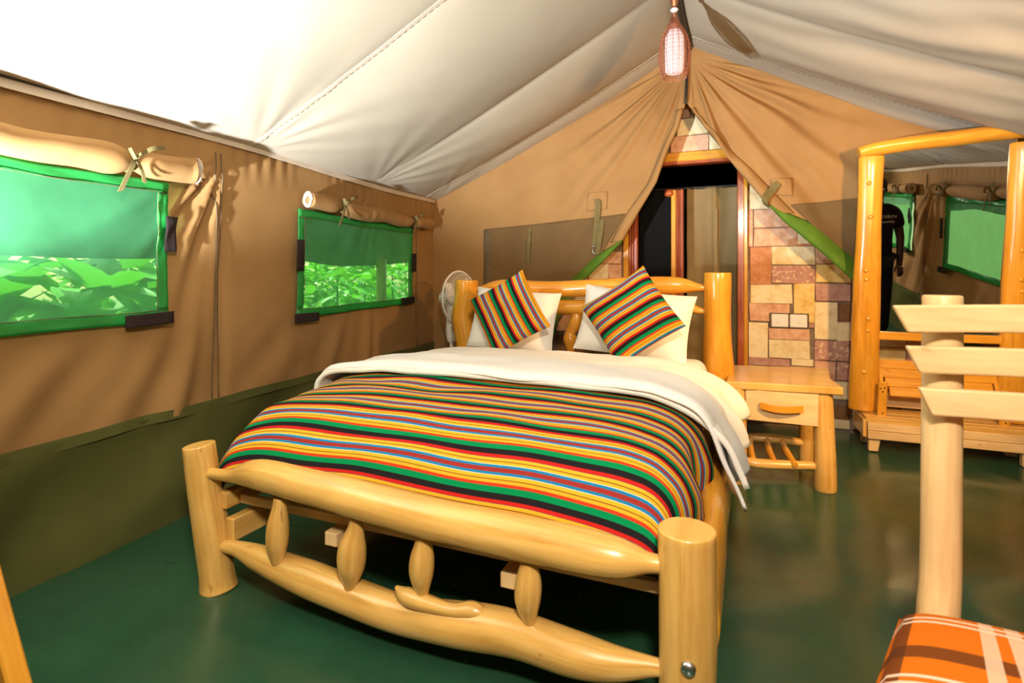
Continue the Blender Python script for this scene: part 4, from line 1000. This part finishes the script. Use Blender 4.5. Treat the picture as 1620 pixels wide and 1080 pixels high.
# ------------------------------------------------------------------ person seen in the mirror (stands out of frame, by the right wall)
H0 = Vector((1.375, 1.62, 0)); pe = thing('person', 'person in black printed shirt and dark trousers, seen reflected in the mirror', 'person', H0, 0)
def skin(name, verts, edges, radii, mat, parent, sub=2, root=0):
    me = bpy.data.meshes.new(name); me.from_pydata(verts, edges, []); ob = bpy.data.objects.new(name, me); COL.objects.link(ob); ob.parent = parent
    md = ob.modifiers.new('skin', 'SKIN'); md.use_smooth_shade = True
    for i, r in enumerate(radii):
        r = r if isinstance(r, tuple) else (r, r); me.skin_vertices[0].data[i].radius = r; me.skin_vertices[0].data[i].use_root = (i == root)
    s_ = ob.modifiers.new('sub', 'SUBSURF'); s_.levels = sub; s_.render_levels = sub; me.materials.append(M[mat]); return ob
V_ = [(0, 0, .94), (0, 0, 1.15), (0, .01, 1.33), (0, .0, 1.44), (0, .01, 1.50), (0, .03, 1.58), (0, .03, 1.69), (.09, 0, .88), (.10, .01, .50), (.10, -.01, .09), (.10, .09, .03), (-.09, 0, .88), (-.10, .01, .50), (-.10, -.01, .09), (-.10, .09, .03),
      (.17, 0, 1.40), (.23, -.02, 1.13), (.21, .08, .90), (.20, .11, .83), (-.17, 0, 1.40), (-.24, -.02, 1.14), (-.20, .12, .95), (-.19, .16, .89)]
E_ = [(0, 1), (1, 2), (2, 3), (3, 4), (4, 5), (5, 6), (0, 7), (7, 8), (8, 9), (9, 10), (0, 11), (11, 12), (12, 13), (13, 14), (3, 15), (15, 16), (16, 17), (17, 18), (3, 19), (19, 20), (20, 21), (21, 22)]
R2 = [(.15, .10), (.145, .095), (.16, .10), (.09, .07), .052, (.072, .09), (.07, .088), .082, .055, .038, .036, .082, .055, .038, .036, .055, .042, .032, .028, .055, .042, .032, .028]
skin('body', V_, E_, R2, 'skin', pe)
VS = [(0, 0, .84)]+[V_[i] for i in (1, 2, 3, 15, 19)]+[(.215, -.012, 1.22), (-.22, -.012, 1.22)]
skin('shirt', VS, [(0, 1), (1, 2), (2, 3), (3, 4), (4, 6), (3, 5), (5, 7)], [(.175, .125), (.17, .12), (.185, .122), (.085, .085), .074, .074, .062, .062], 'shirt', pe)
VT = [V_[i] for i in (0, 7, 8, 11, 12)]+[(.10, -.01, .10), (-.10, -.01, .10)]
skin('trousers', VT, [(0, 1), (1, 2), (2, 5), (0, 3), (3, 4), (4, 6)], [(.165, .118), .098, .072, .098, .072, .058, .058], 'trouser', pe)
for s_ in (-1, 1):
    skin('shoe', [(s_*.10, -.04, .04), (s_*.10, .08, .04), (s_*.105, .18, .03)], [(0, 1), (1, 2)], [(.045, .04), (.05, .04), (.042, .03)], 'trouser', pe, 2)
    for f_ in range(5):   # fingers
        bx_ = Vector((s_*.20+(f_-2)*.012, .125 if s_ > 0 else .175, .80 if s_ > 0 else .86)); ln = (.05, .07, .075, .07, .055)[f_]
        pts_ = [bx_+Vector((0, -.01, .03)), bx_, bx_+Vector((0, .012, -ln*.5)), bx_+Vector((0, .005, -ln))] if f_ else [bx_+Vector((0, 0, .04)), bx_+Vector((-s_*.02, .02, .01)), bx_+Vector((-s_*.02, .03, -.025))]
        tube(MB(), pts_, [.010]*(len(pts_)-1)+[.007], 8, 3, cap=.5).obj('thumb' if f_ == 0 else 'finger', 'skin', pe)
    lathe(MB(), [(0, .006), (.008, .004), (.011, 0), (.008, -.006), (0, -.008)], (s_*.032, .112, 1.645), 10, (0, 1, 0)).obj('eye', 'print', pe)
    lathe(MB(), [(0, .012), (.018, .008), (.026, 0), (.018, -.008)], (s_*.078, .03, 1.63), 10, (s_, 0, 0)).obj('ear', 'skin', pe)
tube(MB(), [(0, .108, 1.66), (0, .128, 1.625), (0, .120, 1.61)], [.010, .016, .012], 8, 3, cap=.4).obj('nose', 'skin', pe)
tube(MB(), [(-.028, .105, 1.575), (0, .115, 1.572), (.028, .105, 1.575)], [.005, .009, .005], 8, 3, cap=.4).obj('mouth', 'skin', pe)
lathe(MB(), [(0, .115), (.045, .105), (.078, .07), (.090, .02), (.088, -.01), (.078, -.02)], (0, .012, 1.665), 20).obj('hair', 'black', pe)
for txt, z, sz in (('STASUN', 1.345, .044), ('assembly', 1.295, .036)):
    cu_ = bpy.data.curves.new('shirt_print', 'FONT'); cu_.body = txt; cu_.size = sz; cu_.align_x = 'CENTER'; cu_.extrude = .001
    ob = bpy.data.objects.new('shirt_print', cu_); COL.objects.link(ob); ob.parent = pe; ob.location = (.075, .134, z); ob.rotation_euler = (PI/2, 0, 0); cu_.materials.append(M['print']); bpy.context.view_layer.update(); mm = bpy.data.meshes.new_from_object(ob.evaluated_get(bpy.context.evaluated_depsgraph_get())); ob.name = 'text_source'; o2 = bpy.data.objects.new('shirt_print', mm); COL.objects.link(o2); o2.parent = pe; o2.location = ob.location; o2.rotation_euler = ob.rotation_euler; bpy.data.objects.remove(ob)

# ------------------------------------------------------------------ outside: flysheet edge, post, plants
for nm, sgn, f in (('left', 1, xl), ('right', -1, xr)):
    def FL(u, v):
        y = lerp(-1.5, 9, u); x = lerp(f(y)-sgn*.95, f(y)-sgn*.12, v); return (x, y, lerp(1.27, 1.80, v)+.02*nz(x*2, y*2)-.03*math.sin(u*25)*(1-v))
    fo = grid(MB(), 60, 10, FL).obj('flysheet', 'fly'); tag(fo, 'dark green outer flysheet eave beyond the %s mesh windows' % nm, 'flysheet'); solid(fo, .004)
po = log('wooden_post', [(-3.31, 4.55, -.1), (-3.31, 4.55, 1.32)], [.05, .05], 'wood'); tag(po, 'wooden post outside the mesh window beside the fan', 'post')
def leaf_mesh(L, W, curl, nm):
    def fn(u, v):
        a = u*2-1; w_ = W*math.sin(PI*min(.995, v**.8))**.8*(1-.15*v); return (a*w_/2, L*v, -curl*L*v*v+.10*W*abs(a)*math.sin(PI*v)+.02*L*math.sin(v*14)*a*.3)
    return grid(MB(), 4, 6, fn).mesh(nm)
lA = [leaf_mesh(.62, .30, .45, 'leaf'), leaf_mesh(.52, .26, .6, 'leaf'), leaf_mesh(.72, .27, .3, 'leaf')]; lB = [leaf_mesh(.30, .09, .5, 'leaf'), leaf_mesh(.24, .085, .3, 'leaf'), leaf_mesh(.34, .10, .7, 'leaf')]
for m_ in lA: m_.materials.append(M['leafA'])
for m_ in lB: m_.materials.append(M['leafB'])
def plant(name, label, group, x, y, h_, nl, ms, sp, sc_):
    r = thing(name, label, 'plant', (x, y, -.08), 0, group); st_ = MB(); 
    tube(st_, [(0, 0, 0), (.03, .02, h_*.5), (.0, .05, h_*.95)], [.02, .016, .008], 7, 4).obj('stem', 'stem', r)
    for k in range(nl):
        o_ = bpy.data.objects.new('leaf', random.choice(ms)); COL.objects.link(o_); o_.parent = r
        f = random.random()**.8; o_.location = (random.uniform(-sp, sp)*.5, random.uniform(-sp, sp)*.5, h_*lerp(.12, .98, f)); s_ = random.uniform(.75, 1.25)*sc_; o_.scale = (s_, s_, s_)
        o_.rotation_euler = (random.uniform(-.2, 1.1), random.uniform(-.5, .5), random.random()*2*PI)
ORD = ('nearest', 'second', 'third', 'fourth', 'fifth', 'sixth', 'seventh', 'eighth', 'ninth')
for i, (x, y, h_) in enumerate(((-4.2, 1.75, 1.3), (-4.3, 2.75, 1.3), (-4.9, 2.0, 1.6), (-5.1, 3.3, 1.7), (-4.3, 1.0, 1.5), (-5.4, 1.3, 1.7))):
    plant('broad_leaf_plant', '%s broad-leaved green plant outside the left edge mesh window' % ORD[i], 'broad-leaved plants outside', x, y, h_, 26, lA, .6, 1.0)
for i in range(9):
    x = -4.25-.8*(i % 2)-.1*random.random(); y = 4.0+.52*i
    plant('bush', '%s leafy green bush outside the mesh window beside the fan' % ORD[i], 'bushes outside the left wall', x, y, 1.35+.25*(i % 2), 85, lB, .75, 1.1)
for i in range(4):
    plant('bush', '%s leafy green bush outside the right wall, behind the windows in the mirror' % ORD[i], 'bushes outside the right wall', 3.3, 1.0+1.0*i, 1.4, 60, lB, .8, 1.2)

for nm, xa, xb in (('left', -7.2, -6.2), ('right', 5.0, 5.8)):
    hb = MB()
    for k in range(5200):
        a = Vector((random.uniform(xa, xb), random.uniform(-2, 12), random.uniform(-.1, 2.5))); L = random.uniform(.14, .34); r1, r2 = random.uniform(-1, 1), random.random()*2*PI
        d = Vector((math.cos(r2)*math.cos(r1), math.sin(r2)*math.cos(r1), math.sin(r1)*.8)); sd = d.cross(Vector((random.uniform(-.4, .4), .3, 1))).normalized()*L*.26
        hb.add([a, a+d*L*.45+sd, a+d*L-Vector((0, 0, L*.15)), a+d*L*.45-sd], [[0, 1, 2, 3]])
    tag(hb.obj('hedge', 'leafB'), 'dense green hedge far outside the %s tent wall' % nm, 'hedge', kind='stuff')
